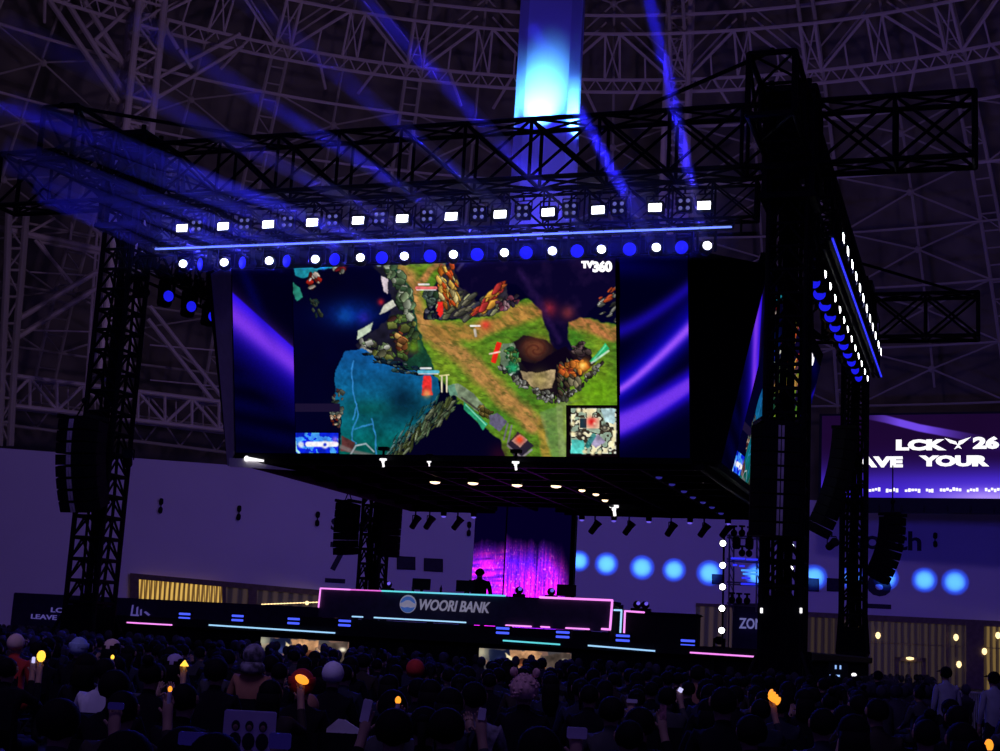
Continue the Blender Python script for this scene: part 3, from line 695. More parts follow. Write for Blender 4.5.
    p.glow(403,400,15,(6,26,48),.85,2,16); p.glow(415,410,14,(6,36,50),.6); p.glow(368,408,26,(8,70,44),.45,2,9)
    for s_ in [[(353,362),(352,390),(357,406),(358,418),(353,430),(352,440),(356,444)],[(357,404),(353,420)],[(372,420),(376,436),(376,458)],[(355,430),(372,424)]]: p.stroke(s_,.7,(60,140,210),1,.8,1.5)
    p.put(np.clip(.5-np.abs(fbm(X,Y,22,83)-.5)*60,0,1)*m*.5,(6,50,90))
    p.blobs([(330,395),(342,388),(343,430),(334,425)],24,(1.9,4.7),[(60,80,70),(110,120,110),(80,50,50)],84)
    p.blobs([(330,416),(341,414),(340,424),(332,426)],9,(1.2,3.2),[(230,150,100),(250,210,180),(120,40,30)],85)
    p.poly([(341,436),(356,443),(352,452),(341,452)],(90,50,50),1,6,86,2,.3); p.stroke([(341,447),(353,452),(376,457)],2,(120,110,110),2,.8); p.stroke([(350,456),(356,446),(366,444),(374,452)],.8,(190,190,200),1,.8)
    p.blobs([(362,352),(400,362),(424,370),(420,378),(396,372),(364,358)],40,(1.9,4.7),[(20,40,60),(90,110,110),(14,24,40),(40,70,70)],87,(.3,.6),.3)
    # autumn cliff
    p.poly([(440,272),(452,262),(460,285),(480,305),(505,283),(512,306),(498,314),(470,318),(440,320),(436,300)],(40,36,46),2.5,7,90,2,.5)
    p.blobs([(438,302),(460,292),(500,302),(512,302),(498,312),(462,320),(440,318)],70,(3.1,8.1),[(130,125,105),(90,90,80),(160,160,120),(70,70,90)],91,(.3,.6),-.6)
    p.blobs([(438,270),(452,264),(458,284),(460,300),(446,308),(440,296)],50,(2.5,8.1),[(235,130,45),(240,190,90),(220,90,40),(245,220,150)],92,(.25,.6),1.2)
    p.blobs([(472,312),(504,282),(506,288),(490,308),(476,314)],34,(3.1,9.5),[(225,80,50),(240,170,70),(235,120,60),(200,60,60)],93,(.25,.5),-.7)
    p.blobs([(498,302),(516,292),(518,302),(504,312)],20,(1.9,4.1),[(120,60,80),(190,150,160),(60,50,70)],94)
    p.stroke([(452,262),(464,262),(458,270)],1.5,(60,50,90),2,.8); p.poly([(438,302),(443,302),(443,314),(440,318),(437,312)],(235,45,40),.6,4,95,1)
    p.blobs([(424,292),(437,292),(436,318),(426,316)],22,(2.5,5.4),[(90,110,100),(120,120,140),(60,90,60),(30,30,60)],96)
    p.blobs([(600,296),(620,284),(622,322),(600,318)],34,(2.5,6.1),[(190,190,180),(120,120,110),(60,60,60),(215,90,50)],97,(.25,.5),-.5)
    # pit with rim
    p.poly([(512,344),(524,336),(548,340),(560,352),(572,350),(580,342),(590,352),(596,362),(578,380),(562,394),(546,398),(524,384),(506,372),(500,366)],(20,12,22),2,7,100,2,.4)
    p.glow(535,348,13.5,(104,58,40),1.,3,11.5)
    ang = np.arctan2((Y-350)*1.3,X-536); rr = np.hypot((X-536)/1.25,Y-350); p.put(np.exp(-(rr/13)**4)*np.clip(np.sin(ang*2+rr*1.1),0,1)*.5,(62,24,22))
    p.poly([(519,360),(536,364),(556,352),(566,346),(578,366),(552,374),(530,372)],(12,4,22),1.5,8,101,2)
    p.poly([(520,371),(536,373),(556,370),(553,388),(538,390),(524,380)],(150,130,100),1.5,7,102,1,.5,5); p.glow(540,380,10,(150,140,60),.4)
    p.blobs([(496,362),(504,364),(530,386),(560,396),(578,386),(600,362),(604,366),(566,402),(548,402),(512,382)],110,(1.5,4.1),[(150,150,140),(90,90,80),(200,200,195),(60,50,50)],103)
    p.blobs([(556,366),(572,360),(580,384),(560,398)],34,(2.5,6.1),[(110,90,70),(150,140,110),(70,60,50),(80,110,60)],104,(.3,.7),1.3)
    p.poly([(502,344),(514,343),(518,352),(520,370),(510,372),(500,364)],(110,130,105),1.5,6,105,1,.4); p.blobs([(506,348),(518,350),(520,370),(508,372)],36,(1.9,4.3),[(40,100,60),(60,140,80),(20,70,50),(110,140,70)],106); p.glow(513,368,5,(40,170,120),.8)
    p.blobs([(560,368),(575,362),(584,360),(590,366),(576,376),(562,374)],30,(2.5,5.4),[(230,110,50),(245,140,60),(200,70,50)],107); p.glow(584,366,6,(255,160,50),1.); p.glow(583,366,3,(255,215,120),.9)
    p.blobs([(572,346),(582,342),(590,354),(578,358)],16,(2.5,5.4),[(70,50,60),(110,90,90)],108)
    p.poly([(497,342),(502,343),(496,364),(491,362)],(225,40,30),.5,4,109,1); p.stroke([(490,354),(500,352)],.8,(250,200,190),1)
    p.poly([(590,362),(606,343),(610,349),(596,362)],(40,160,100),.5,4,110,1,.3); p.stroke([(592,363),(609,351)],1,(210,230,215),1,.8); p.stroke([(594,360),(606,346)],.8,(120,220,170),1,.8)
    # wall and reeds bottom
    p.poly([(462,404),(474,418),(486,428),(500,440),(506,460),(382,460),(420,430),(450,404)],(4,2,30),2,9,120,2)
    p.blobs([(384,458),(400,440),(430,412),(448,396),(460,404),(440,424),(412,448),(398,460)],150,(3.1,8.1),[(95,115,85),(130,140,110),(55,75,60),(80,90,50)],121,(.15,.3),-.95)
    p.blobs([(376,458),(420,410),(440,396),(432,410),(396,452)],60,(2.5,6.8),[(60,120,120),(90,130,130),(30,80,80)],122,(.12,.25),-.9)
    p.poly([(452,384),(458,383),(474,394),(492,414),(490,418),(478,412),(456,396),(449,390)],(120,135,110),1,7,123,1,.3,5); p.stroke([(462,398),(490,419)],.9,(60,55,50),1,.8); p.poly([(447,386),(454,384),(458,396),(450,396)],(90,130,110),1,6,124,1,.3)
    p.poly([(464,402),(488,424),(483,431),(478,422),(464,410)],(45,150,110),.6,5,125,1,.3); p.stroke([(466,405),(486,425)],.6,(150,220,190),1,.8)
    p.blobs([(478,405),(492,412),(492,420),(482,416)],14,(2.5,5.4),[(120,105,50),(150,130,70)],126)
    p.poly([(490,416),(498,413),(508,422),(500,432),(490,424)],(95,90,115),.8,5,127,1,.3); p.stroke([(504,440),(508,424)],.8,(120,110,130),1,.9); p.stroke([(508,444),(512,426)],.8,(120,110,130),1,.9)
    p.poly([(508,444),(518,432),(534,446),(522,458),(514,458)],(40,34,50),.8,5,128,1); p.stroke([(508,446),(522,458),(532,450)],1,(150,140,150),1,.9)
    p.poly([(512,441),(520,434),(528,440),(520,448)],(190,150,140),.5,5,129,1); p.glow(520,440,4.2,(245,75,40),1.); p.glow(500,455,10,(60,10,30),.5)
    # markers
    for x,y,c in [(427,288,(225,110,110)),(429,372,(100,190,215))]:
        p.stroke([(x-8,y-3.5),(x+2,y-3.5)],.9,(250,240,245),.8); p.stroke([(x-10,y),(x+9,y)],1.6,c,.8); p.stroke([(x-10,y+2),(x+9,y+2)],.5,(240,225,235),.8)
    p.poly([(424,376),(431,376),(433,396),(422,396)],(225,50,50),1.2,4,130,1,.4); p.glow(427,394,4,(250,190,110),.8)
    p.stroke([(442,376),(442,392)],.8,(220,210,180),.8); p.stroke([(447,376),(447,392)],.8,(220,210,180),.8); p.stroke([(440,376),(449,375)],.7,(220,210,150),.8)
    p.stroke([(471,326),(480,326)],.9,(245,240,240),.8); p.glow(486,325,4.5,(225,70,55),.95); p.stroke([(475,330),(476,336)],1.3,(190,180,170),1.2)
    # small map, lower right
    p.poly([(566.5,405.5),(620,405.5),(620,458),(566.5,458)],(10,2,8),0,9,140,0)
    mp = [(571.5,409),(616.5,409),(616.5,454),(571.5,454)]
    n1 = fbm(X,Y,5,141,2); cols = np.where(n1[...,None] > .56,np.array((250,238,195.)),np.where(n1[...,None] > .43,np.array((60,50,40.)),np.array((150,170,150.))))
    p.put(p.inside(mp,X,Y),cols)
    p.poly([(601,409),(616.5,409),(615,424),(606,422)],(185,215,220),1,4,142,1,.3); p.poly([(571.5,440),(584,440),(586,454),(571.5,454)],(90,205,195),1,4,143,1,.3); p.poly([(588,441),(598,434),(606,442),(596,448)],(160,150,180),.8,4,144,1,.3)
    p.stroke([(594,436),(588,446)],2.5,(40,130,130),1,.8)
    for x,y in [(579,410.5),(585,411),(592,411),(573,418),(573,424),(573,434),(615,432),(614,440),(613,446),(593,453),(600,452.5),(585,452)]: p.glow(x,y,2.4,(255,240,190),1.,3)
    for x,y in [(580,434),(605,428)]: p.glow(x,y,4,(40,36,34),.9,4); p.glow(x,y,1.5,(210,200,170),.9)
    p.poly([(579.5,418),(600,418),(600,429),(579.5,429)],(235,200,170),0,4,145,0); p.poly([(580.5,419),(587,419),(587,428),(580.5,428)],(30,50,62),0,4,146,0); p.glow(592,422,4.5,(225,40,40),1.); p.glow(595,424,1.6,(250,210,180),.9)
    # strip, lower left
    p.poly([(293,404),(340,404),(340,412),(293,412)],(26,18,48),0,9,150,1)
    q = [(294.5,433.5),(338.5,433.5),(338.5,453.5),(294.5,453.5)]; n2 = fbm(X,Y,9,151)
    p.put(p.inside(q,X,Y),np.where(n2[...,None] > .56,np.array((70,150,255.)),np.array((16,40,225.)))*(.7+.6*fbm(X,Y,5,152)[...,None]))
    p.stroke([(308,444.5),(336,444.5)],2.6,(255,250,255),1.,1.); p.glow(301,445,3.2,(230,240,255),1.,4); p.glow(325,445,4,(255,250,255),1.,5); p.glow(325,445,1.8,(40,60,200),1.,4)
    p.stroke([(295,442),(296,450),(299,453)],1.2,(170,240,245),1.); p.glow(335,440,3,(190,140,220),.7)
    # crisper, punchier look of an LED picture
    b = np.stack([p.soft(p.I[...,k],3) for k in range(3)],-1); p.I = np.clip(p.I+(p.I-b)*.7,0,255); fine = fbm(X,Y,3.2,191,3)[...,None]
    p.I *= np.where(p.I.max(-1,keepdims=True) > 60,.80+.40*fine,1.); gm = p.I.mean(-1,keepdims=True); p.I = np.clip((gm+(p.I-gm)*1.06)*.97,0,255)
    return p
def swirl_left():
    p = Pic(224,254,298,463,1.6,(1,0,22)); X,Y = p.X,p.Y
    e = 290+np.clip(X-231,0,99)**1.0*.90          # upper edge of the band
    t = Y-e; x_ = (X-231)/62
    m = np.clip(t/2,0,1)*np.clip(1-(t-8)/75,0,1); p.put(m**1.2,(22,6,235))
    c = 320+42*x_; d = (Y-c+8*(1-x_)); p.put(np.exp(-(d/(17-2*x_))**2)*.85,(118,48,228)); p.put(np.exp(-((d-4)/8)**2)*.3,(160,80,255))
    p.put(np.exp(-((Y-(262+ (X-238)*2.2))/14)**2)*.35*np.exp(-((X-252)/18)**2),(4,4,120))
    s = .5+.5*np.sin((Y-c*.9)*.25+X*.1); p.put(np.clip((t-50)/60,0,1)*np.clip(1-(t-60)/110,0,1)*s*.55,(4,4,110))
    p.I = np.clip(p.I*(1+.3*(RS.rand(p.H,p.W,1)-.5)*np.clip(1-m[...,None],.3,1)),0,255); return p
def swirl_right():
    p = Pic(612,254,697,463,1.6,(0,0,26)); X,Y = p.X,p.Y; x_ = (X-619)/72
    p.put(np.exp(-((Y-(266+6*x_))/10)**2)*.5*(1-x_),(4,2,110))
    c = 331-45*x_**1.3; p.put(np.exp(-((Y-c)/8)**2)*.75,(28,10,185)); p.put(np.exp(-((Y-(c+20))/14)**2)*.35*x_,(10,4,170))
    c = 389-64*x_**1.15; d = Y-c; p.put(np.exp(-(d/18)**2)*.9,(14,4,215)); p.put(np.exp(-((d-1)/(4.5+3*x_))**2)*.95,(158,84,255))
    c = 424-40*x_**1.2; d = Y-c; p.put(np.exp(-((d)/17)**4)*.95,(34,8,215)); p.put(np.exp(-(d/(11-3*x_))**4)*.9,(122,58,238)); p.put(np.clip((d-14)/10,0,1)*np.exp(-((d-14)/14)**2)*.5,(10,2,110))
    p.I = np.clip(p.I*(1+.1*(RS.rand(p.H,p.W,1)-.5)),0,255); return p
def banner_picture():
    p = Pic(800,408,1125,506,2.,(24,6,42)); X,Y = p.X,p.Y
    p.put(fbm(X,Y,60,7)*.4,(38,10,70))
    d = p.dist([(850,412),(885,419),(920,428),(975,438),(1080,440)]); w = np.clip((X-860)/40,0,1)*np.clip((985-X)/60,0,1); p.put(np.clip(4.2-d*1.0,0,1)*w,(112,72,232))
    p.put(np.exp(-((Y-(500-np.abs(X-850)*.06))/34)**2)*.95*np.clip((Y-438)/40,0,1),(72,44,222)); p.put(np.exp(-((Y-498)/10)**2)*np.clip((X-900)/80,0,1),(170,140,250))
    p.put(np.exp(-((Y-(452+.0006*(X-940)**2))/9)**2)*.55*np.clip((X-900)/60,0,1),(30,8,60)); p.put(np.exp(-((Y-445)/5)**2)*.4*np.clip((X-960)/40,0,1),(70,40,160))
    p.I = np.clip(p.I,0,255); return p
def magenta_picture(vert, seed):
    p = Pic(0,0,40 if not vert else 70,100,2.4,(2,0,24)); X,Y = p.X,p.Y; w = X.max()
    sh = fbm(X,Y*0,14,seed)*16; t = np.clip((Y-19-sh)/22,0,1)
    if vert: t = t*np.clip((w+8-X-np.clip(60-Y,0,99)*.5)/22,.0,1)
    n_ = fbm(X,Y,22,seed+1); b = (np.array((60,16,240.))*(1-n_[...,None])+np.array((215,20,220.))*n_[...,None])
    ln = (.6+1.1*vnoise(X*1.1,Y*.05,seed+3)) if vert else (.6+1.1*vnoise(X*.05,Y*.7,seed+3))
    p.put(t, np.clip(b*ln[...,None]*(.85+.5*vnoise(X*.9,Y*.9,seed+5)[...,None]),0,255))
    p.put(np.clip((vnoise(X*.8,Y*.6,seed+8)-.78)*4,0,1)*t,(255,120,200)); p.put(np.clip((Y-92)/8,0,1)*t*.6,(255,120,220))
    return np.clip(p.I,0,255)
def crowd_picture(seed):
    p = Pic(0,0,92,22,2.,(120,90,80)); X,Y = p.X,p.Y
    p.put(fbm(X,Y,8,seed)>.52,(70,66,70)); p.poly([(10,0),(32,0),(30,14),(12,16)],(18,24,52),2,6,seed+1); p.poly([(32,0),(62,0),(60,22),(36,22)],(190,140,100),3,7,seed+2,1,.5); p.poly([(26,3),(34,8),(40,22),(30,22)],(225,205,160),1.5,6,seed+3,1,.3)
    p.poly([(62,4),(92,0),(92,22),(64,22)],(74,62,56),2,6,seed+4,1,.5); p.blobs([(40,10),(70,12),(60,20),(44,20)],14,(2.5,6.8),[(220,120,70),(240,190,150),(130,70,50)],seed+5,(.3,.6)); p.glow(2,4,7,(190,190,160),.8); p.glow(22,12,4,(60,70,140),.8)
    p.glow(86,8,3.5,(255,245,215),1.,3,2.2)
    return np.clip(p.I,0,255)
def fit(p, A, B, C, n=(420,250)):                 # stretch a drawn picture over the panel A B C so that its drawing keeps its proportions
    A,B,C = (np.array(v,float) for v in (A,B,C)); u,v = np.meshgrid(np.linspace(0,1,n[0]),np.linspace(0,1,n[1]))
    co = A+(B-A)*u[...,None]+(C-A)*v[...,None]-np.array(CAM); z = co@np.array(_f); x = (500+FPX*(co@np.array(_r))/z-p.x0)*p.k; y = (375.5-FPX*(co@np.array(_u))/z-p.y0)*p.k
    x = np.clip(x,0,p.W-1.01); y = np.clip(y,0,p.H-1.01); i = x.astype(int); j = y.astype(int); a = (x-i)[...,None]; b = (y-j)[...,None]; I = p.I
    return (I[j,i]*(1-a)+I[j,i+1]*a)*(1-b)+(I[j+1,i]*(1-a)+I[j+1,i+1]*a)*b
def led(name, img, A, B, C, m, parent=None):      # A top left, B top right, C bottom left
    h,w = img.shape[:2]; A,B,C = (np.array(v,float) for v in (A,B,C))
    u,v = np.meshgrid(np.linspace(0,1,w),np.linspace(0,1,h)); co = A+(B-A)*u[...,None]+(C-A)*v[...,None]
    i = np.arange(h*w).reshape(h,w); q = np.stack([i[:-1,:-1],i[1:,:-1],i[1:,1:],i[:-1,1:]],-1).reshape(-1,4)
    me = bpy.data.meshes.new(name); me.vertices.add(h*w); me.vertices.foreach_set('co',co.reshape(-1).astype(np.float32))
    me.loops.add(q.size); me.loops.foreach_set('vertex_index',q.reshape(-1).astype(np.int32)); me.polygons.add(len(q))
    me.polygons.foreach_set('loop_start',np.arange(0,q.size,4,dtype=np.int32)); me.polygons.foreach_set('loop_total',np.full(len(q),4,np.int32)); me.update(calc_edges=True)
    at = me.color_attributes.new('Col','FLOAT_COLOR','POINT'); at.data.foreach_set('color',np.concatenate([lin(img),np.ones((h,w,1))],-1).reshape(-1).astype(np.float32))
    me.materials.append(m); o = bpy.data.objects.new(name, me); COL.objects.link(o); o.parent = parent
    return o
M_LED = screen_mat('led_picture', 1.0)

M_LEDB = screen_mat('led_backdrop_picture', 1.7)
# ================================================================== HANGING SCREEN CUBE
yb_,zb_,yt_,zt_ = 2.5,6.95,1.28,12.42
W3 = lambda x,t: (x, yb_+(yt_-yb_)*t, zb_+(zt_-zb_)*t)
IMG = fit(game_picture(), W3(-5,1),W3(5,1),W3(-5,0),(520,300)); SL = fit(swirl_left(), W3(-7.05,1),W3(-5.02,1),W3(-7.05,0),(110,300)); SR = fit(swirl_right(), W3(5.02,1),W3(7.05,1),W3(5.02,0),(110,300))
g_off = .012
def scr(label, k):
    o = thing('led_screen', label, 'LED screen', Cc, k*math.pi/2)
    def pt(x, t, off=0):
        y = yb_+(yt_-yb_)*t-off; return (x, y-Cc.y, zb_+(zt_-zb_)*t)
    if k in (0,1):
        led('game_picture', IMG, pt(-5,1), pt(5,1), pt(-5,0), M_LED, o)
        led('side_picture', SL, pt(-7.05,1), pt(-5.02,1), pt(-7.05,0), M_LED, o)
        led('side_picture', SR, pt(5.02,1), pt(7.05,1), pt(5.02,0), M_LED, o)
        an = math.atan2(yb_-yt_,zt_-zb_)
        for s,x,t,sz,sx in (('TV',4.2,.967,.24,1.1),('360',4.63,.953,.38,1.04)):
            text('channel_logo', s, M_WHITE2, o, pt(x,t,.03), (an,0,0), size=sz, sx=sx, off=.022, depth=.004, spacing=.92)
    mb = MB(); a,b,c,d = (Vector(pt(x,t,-.03)) for x,t in ((-7.1,-.005),(7.1,-.005),(7.1,1.01),(-7.1,1.01)))
    mb.slab(a,b,c,d,(0,1,.22),.3); mb.build('backing', M_BLACK, o)
    mb = MB(); mb.slab(pt(-7.1,1.012,-.02),pt(7.1,1.012,-.02),pt(7.1,1.09,-.02),pt(-7.1,1.09,-.02),(0,1,.22),.3)
    for i in range(6):
        x = -6+2.4*i; mb.tube(pt(x,1.05,-.2),(x,yt_-Cc.y+.2,ZB_),.03)
    mb.build('hanging_bar', M_BLACK, o)
    mb = MB(); mb.slab(pt(-7.1,-.005,-.02),pt(7.1,-.005,-.02),pt(7.1,-.03,-.02),pt(-7.1,-.03,-.02),(0,1,.22),.3); mb.build('lower_edge', M_BLACK, o)
    return o
scr('big front LED screen showing a painted game landscape between violet swirl panels', 0)
scr('right side LED screen of the cube seen edge on behind the front right tower', 1)
scr('rear LED screen of the cube, seen only as its black back', 2)
scr('left side LED screen of the cube, seen only as its black back', -1)
# corner cloths
mb = MB(); A = Vector((-7.12,2.52,6.9)); D = Vector((-7.12,1.3,12.6)); B = aty(227.5,466,3.0); C_ = aty(211,274,2.1)
mb.slab(B,A,D,C_,(0,1,0),.05); tag(mb.build('corner_cloth', M_SCRIM), 'pale lilac cloth strip covering the left corner of the screen cube', 'corner cloth')
mb = MB(); q = [aty(*a,2.56) for a in [(229,458),(229,466.5),(296,470.5),(286,468.5),(262,463.5),(244,457.5)]]
mb.add([v for v in q]+[v+Vector((0,.06,0)) for v in q], [tuple(range(6)),tuple(range(11,5,-1))]+[(i,i+6,(i+1)%6+6,(i+1)%6) for i in range(6)])
o = tag(mb.build('corner_cloth', M_SCRIM), 'pale lilac pointed cloth under the lower left corner of the front screen', 'corner cloth')
mb = MB(); c = aty(246.5,458.6,2.5); e = aty(263.5,460.8,2.5); mb.tube(c,e,.07,8,.035); mb.ball(c,(.09,.03,.09),10,6); mb.build('white_strip', M_WHITE2, o)  # emissive bar and dot for the white mark on the cloth
mb = MB(); mb.slab((7.1,2.52,6.9),(7.8,3.2,6.9),(9.0,3.2,12.6),(7.1,1.3,12.6),(-1,1,0),.05); tag(mb.build('corner_cloth', M_BLACK2), 'black cloth covering the right corner of the screen cube', 'corner cloth')
# rigging grid under the cube
o = thing('rigging_grid', 'black rigging deck under the screen cube full of small lamps', 'rigging deck', (0,10.27,6.86))
MB().box((.05,0,.18),(14.6,14.7,.08)).build('deck', M_BLACK2, o)
mb = MB()
for i in range(9):
    x = -7.2+14.4*i/8; mb.box((x,0,0),(.1,14.6,.22)); mb.box((0,x,0),(14.4,.1,.22))
mb.build('beam_grid', M_BLACK, o)
mb = MB()
for x in (-7.2,7.3): mb.bbox((x,0,.05),(.16,14.7,.5),.03)
for y in (-7.33,7.33): mb.box((.05,y,.05),(14.6,.16,.5))
mb.build('edge_beam', M_BLACK, o)
def down_proto(nm, lens, r, glow=True):
    o = thing(nm, 'x', 'downlight'); MB().lathe([(r*.9,.34),(r*1.15,.3),(r*1.15,.02),(r*1.02,0)],12).build('can', M_BLACK, o)
    MB().lathe([(r*1.0,.0),(r*.95,-.03),(r*.4,-.06)],12).build('lens', lens, o); q = MB(); q.tube((0,0,.3),(0,0,.55),.03); q.build('hook', M_BLACK, o); return o
Ld = [('warm_downlight',M_WARM,.17,[(435,482),(473,483),(517,485),(556,486)],'warm round downlight, %s from the left in the bright row under the cube'),
      ('small_downlight',M_WARM,.11,[(582,490),(596,494),(605,500)],'small warm downlight, %s from the left in the slanting row under the cube'),
      ('violet_downlight',M_VIO,.10,[(444,510),(474,511),(582,515),(614,516),(649,518),(690,520),(728,522)],'small violet lit downlight, %s from the left along the rear edge of the cube'),
      ('dim_downlight',M_DIMBLUE,.10,[(659,477),(672,484),(684,491),(693,497),(703,502),(712,507),(721,513)],'dim blue downlight, %s from the front in the right hand row under the cube')]
for nm,mt,r,pts,lb in Ld:
    pr = down_proto(nm,mt,r)
    for i,(px,py) in enumerate(pts):
        z = 6.62 if nm != 'violet_downlight' else 6.2
        q = pr if i == 0 else copy_tree(pr); v = atz(px,py,z)
        if nm == 'violet_downlight': v = aty(px,py,17.6); v.z = min(max(v.z,6.1),6.5)
        q.location = v; q['label'] = lb % ORD[i]; q['group'] = nm.replace('_',' ')+'s under the cube'
pr = thing('bracket_lamp','x','bracket lamp')
q = MB(); q.box((0,0,.06),(.2,.06,.06)); q.tube((0,0,0),(.03,0,-.16),.035); q.ball((0,0,0),.055,8,5); q.build('lamp', M_WHITE2, pr)
q = MB(); q.tube((0,0,.1),(0,0,.4),.04); q.box((0,0,.38),(.3,.2,.1)); q.build('hook', M_BLACK, pr)
for i,(px,py) in enumerate([(383,461.5),(429,463),(515.5,464.5)]):
    q = pr if i == 0 else copy_tree(pr); q.location = aty(px,py,2.35); q['label'] = 'small white bracket lamp, %s from the left under the front screen edge' % ORD[i]; q['group'] = 'bracket lamps under the front screen'
    if i == 1: q.scale = (.6,.6,.6)
q = copy_tree(pr); q.location = aty(614,509,15.); q.scale = (1.6,1.6,1.6); q['label'] = 'bright white bracket lamp at the rear edge of the cube above the blue wall discs'
pr = thing('hanging_spotlight','x','spotlight')
MB().lathe([(.1,-.4),(.16,-.36),(.17,.1),(.22,.34),(.2,.36)],12,Matrix.Rotation(.6,4,'Y')).build('head', M_BLACK, pr, loc=(0,0,-.25))
q = MB(); q.path([(0,-.24,-.25),(0,-.24,.1),(0,.24,.1),(0,.24,-.25)],.025); q.tube((0,0,.1),(0,0,.5),.04); q.build('yoke', M_BLACK, pr)
for i,(px,py) in enumerate([(366,504),(416,508),(430,510),(458,513),(595,520),(629,522),(671,524),(704,526),(726,525)]):
    q = pr if i == 0 else copy_tree(pr); v = aty(px,py,17.7); v.z = 6.42; q.location = v; q.rotation_euler = (0,0,.3*math.sin(i*5)); q.scale = (.75,.75,.75); q['label'] = 'black spotlight silhouetted under the rear edge of the cube, %s from the left' % ORD[i]; q['group'] = 'spotlights along the rear edge of the cube'
# white fabric column over the cube
ang = math.radians(-17.3+4.5); R_ = Matrix.Rotation(-ang,4,'Z')
o = thing('fabric_column', 'tall white fabric column over the cube, lit blue at its foot', 'fabric column', (0,10.3,0), math.radians(13))
prof = []
h,c = 1.12,.36
for x,y in [(-h,-h+c),(-h+c,-h),(h-c,-h),(h,-h+c),(h,h-c),(h-c,h),(-h+c,h),(-h,h-c)]: prof.append((x,y))
mb = MB(); zs = [13.2,19.3,26,33,40,47,54]; vs = [(x*(1-.0*j),y,z) for j,z in enumerate(zs) for x,y in prof]; n = 8
mb.add(vs, [(j*n+i,j*n+(i+1)%n,(j+1)*n+(i+1)%n,(j+1)*n+i) for j in range(len(zs)-1) for i in range(n)]); mb.build('fabric', M_FABRIC, o)
mb = MB()
for z in (13.2,19.25,26,33,40,47):
    for i in range(n): mb.tube((*prof[i],z),(*prof[(i+1)%n],z),.03)
mb.build('hoop', M_SCRIM, o)
# magenta LED backdrop
m0 = aty(476,505,18.6); a0 = aty(507.5,505,16.9); b0 = aty(572,508,17.6); o = thing('led_backdrop', 'folded LED backdrop glowing magenta in the middle of the stage', 'LED backdrop', a0)
Z1,Z0 = 7.0,1.87
f = lambda v,z: (v.x-a0.x, v.y-a0.y, z-a0.z)
led('lined_panel', magenta_picture(False,11), f(m0,Z1),f(a0,Z1),f(m0,Z0),M_LEDB,o); led('lined_panel', magenta_picture(True,31), f(a0,Z1),f(b0,Z1),f(a0,Z0),M_LEDB,o)
mb = MB(); mb.slab(f(m0,Z0),f(a0,Z0),f(a0,Z1),f(m0,Z1),(.3,1,0),.25) if 0 else None
for u,v in ((m0,a0),(a0,b0)):
    A,B = Vector(f(u,Z0)),Vector(f(v,Z0)); C2,D2 = Vector(f(v,Z1)),Vector(f(u,Z1)); w_ = Vector((0,.05,0)); mb.slab(A+w_,B+w_,C2+w_,D2+w_,(0,1,0),.2)
mb.tube(f(a0,Z0),f(a0,Z1),.03); mb.build('backing', M_BLACK, o)
mb = MB(); mb.slab(Vector(f(b0,Z0))+Vector((.02,.02,0)),Vector(f(b0,Z0))+Vector((.16,.02,0)),Vector(f(b0,Z1))+Vector((.16,.02,0)),Vector(f(b0,Z1))+Vector((.02,.02,0)),(0,1,0),.3); mb.build('side_frame', M_BLACK, o)
# long wall screen at the right
zb2 = 12.9; L0 = atz(821,497,zb2); L1_ = atz(1100,499.5,zb2); top_l = None
d = ray(821,416); nn = Vector(((L1_-L0).y,-(L1_-L0).x,0)).normalized(); tP = CAM+d*((L0-CAM).dot(nn)/d.dot(nn)); zt2 = tP.z
tv = (L1_-L0).normalized(); rz = math.atan2(tv.y,tv.x); o = thing('wall_led_screen', 'long violet LED screen high on the wall at the right with white slogan', 'LED screen', L0, rz)
Ln = (L1_-L0).length; Hn = zt2-zb2
led('slogan_picture', fit(banner_picture(), L0+Vector((0,0,Hn)),L1_+Vector((0,0,Hn)),L0,(420,130)), (0,0,Hn),(Ln,0,Hn),(0,0,0),M_LED,o)
mb = MB(); mb.box((Ln/2,.22,Hn/2-.1),(Ln+.4,.36,Hn+.5)); mb.box((Ln/2,.1,-.6),(Ln+.4,.3,.9))
for i in range(12): mb.tube((1+i*Ln/12,-.1,-1.0),(1+i*Ln/12,-.1,-.55),.06)
mb.build('housing', M_BLACK, o)
def onled(px,py,off=-.04):
    d = ray(px,py); p_ = L0; Pn = CAM+d*((p_-CAM).dot(nn)/d.dot(nn)); r = Pn-L0; return Vector((r.dot(tv),off,r.z))
def ltext(s,px,py,hpx,**k):
    e = onled(px,py+hpx/2)-onled(px,py-hpx/2); return text('lettering', s, M_WHITE2, o, onled(px,py), (0,0,0), size=abs(e.z)/.7, depth=.01, **k)
ltext('LCK', 919, 445.5, 9.3, off=.062, sx=1.78, spacing=1.04); ltext('26', 986, 443.5, 10.3, off=.062, sx=1.6)
ltext('LEAVE', 868.5, 462.5, 9.3, off=.062, sx=1.72, spacing=1.04); ltext('YOUR', 954, 461.5, 9.3, off=.062, sx=1.68); ltext('MARK', 1035, 460, 9.3, off=.062, sx=1.72)
mb = MB()
for pts in [[(944.5,438),(956,441.5),(958,445),(950,443)],[(971,437),(959,441),(957.5,446),(963,443.5)],[(954,449.5),(958.2,444),(962,449),(958,447.5)]]:
    q = [onled(*a) for a in pts]; n = len(q); mb.add(q+[v+Vector((0,.02,0)) for v in q],[tuple(range(n)),tuple(range(2*n-1,n-1,-1))]+[(i,i+n,(i+1)%n+n,(i+1)%n) for i in range(n)])
mb.build('emblem', M_WHITE2, o)
mb = MB(); rr = random.Random(4)
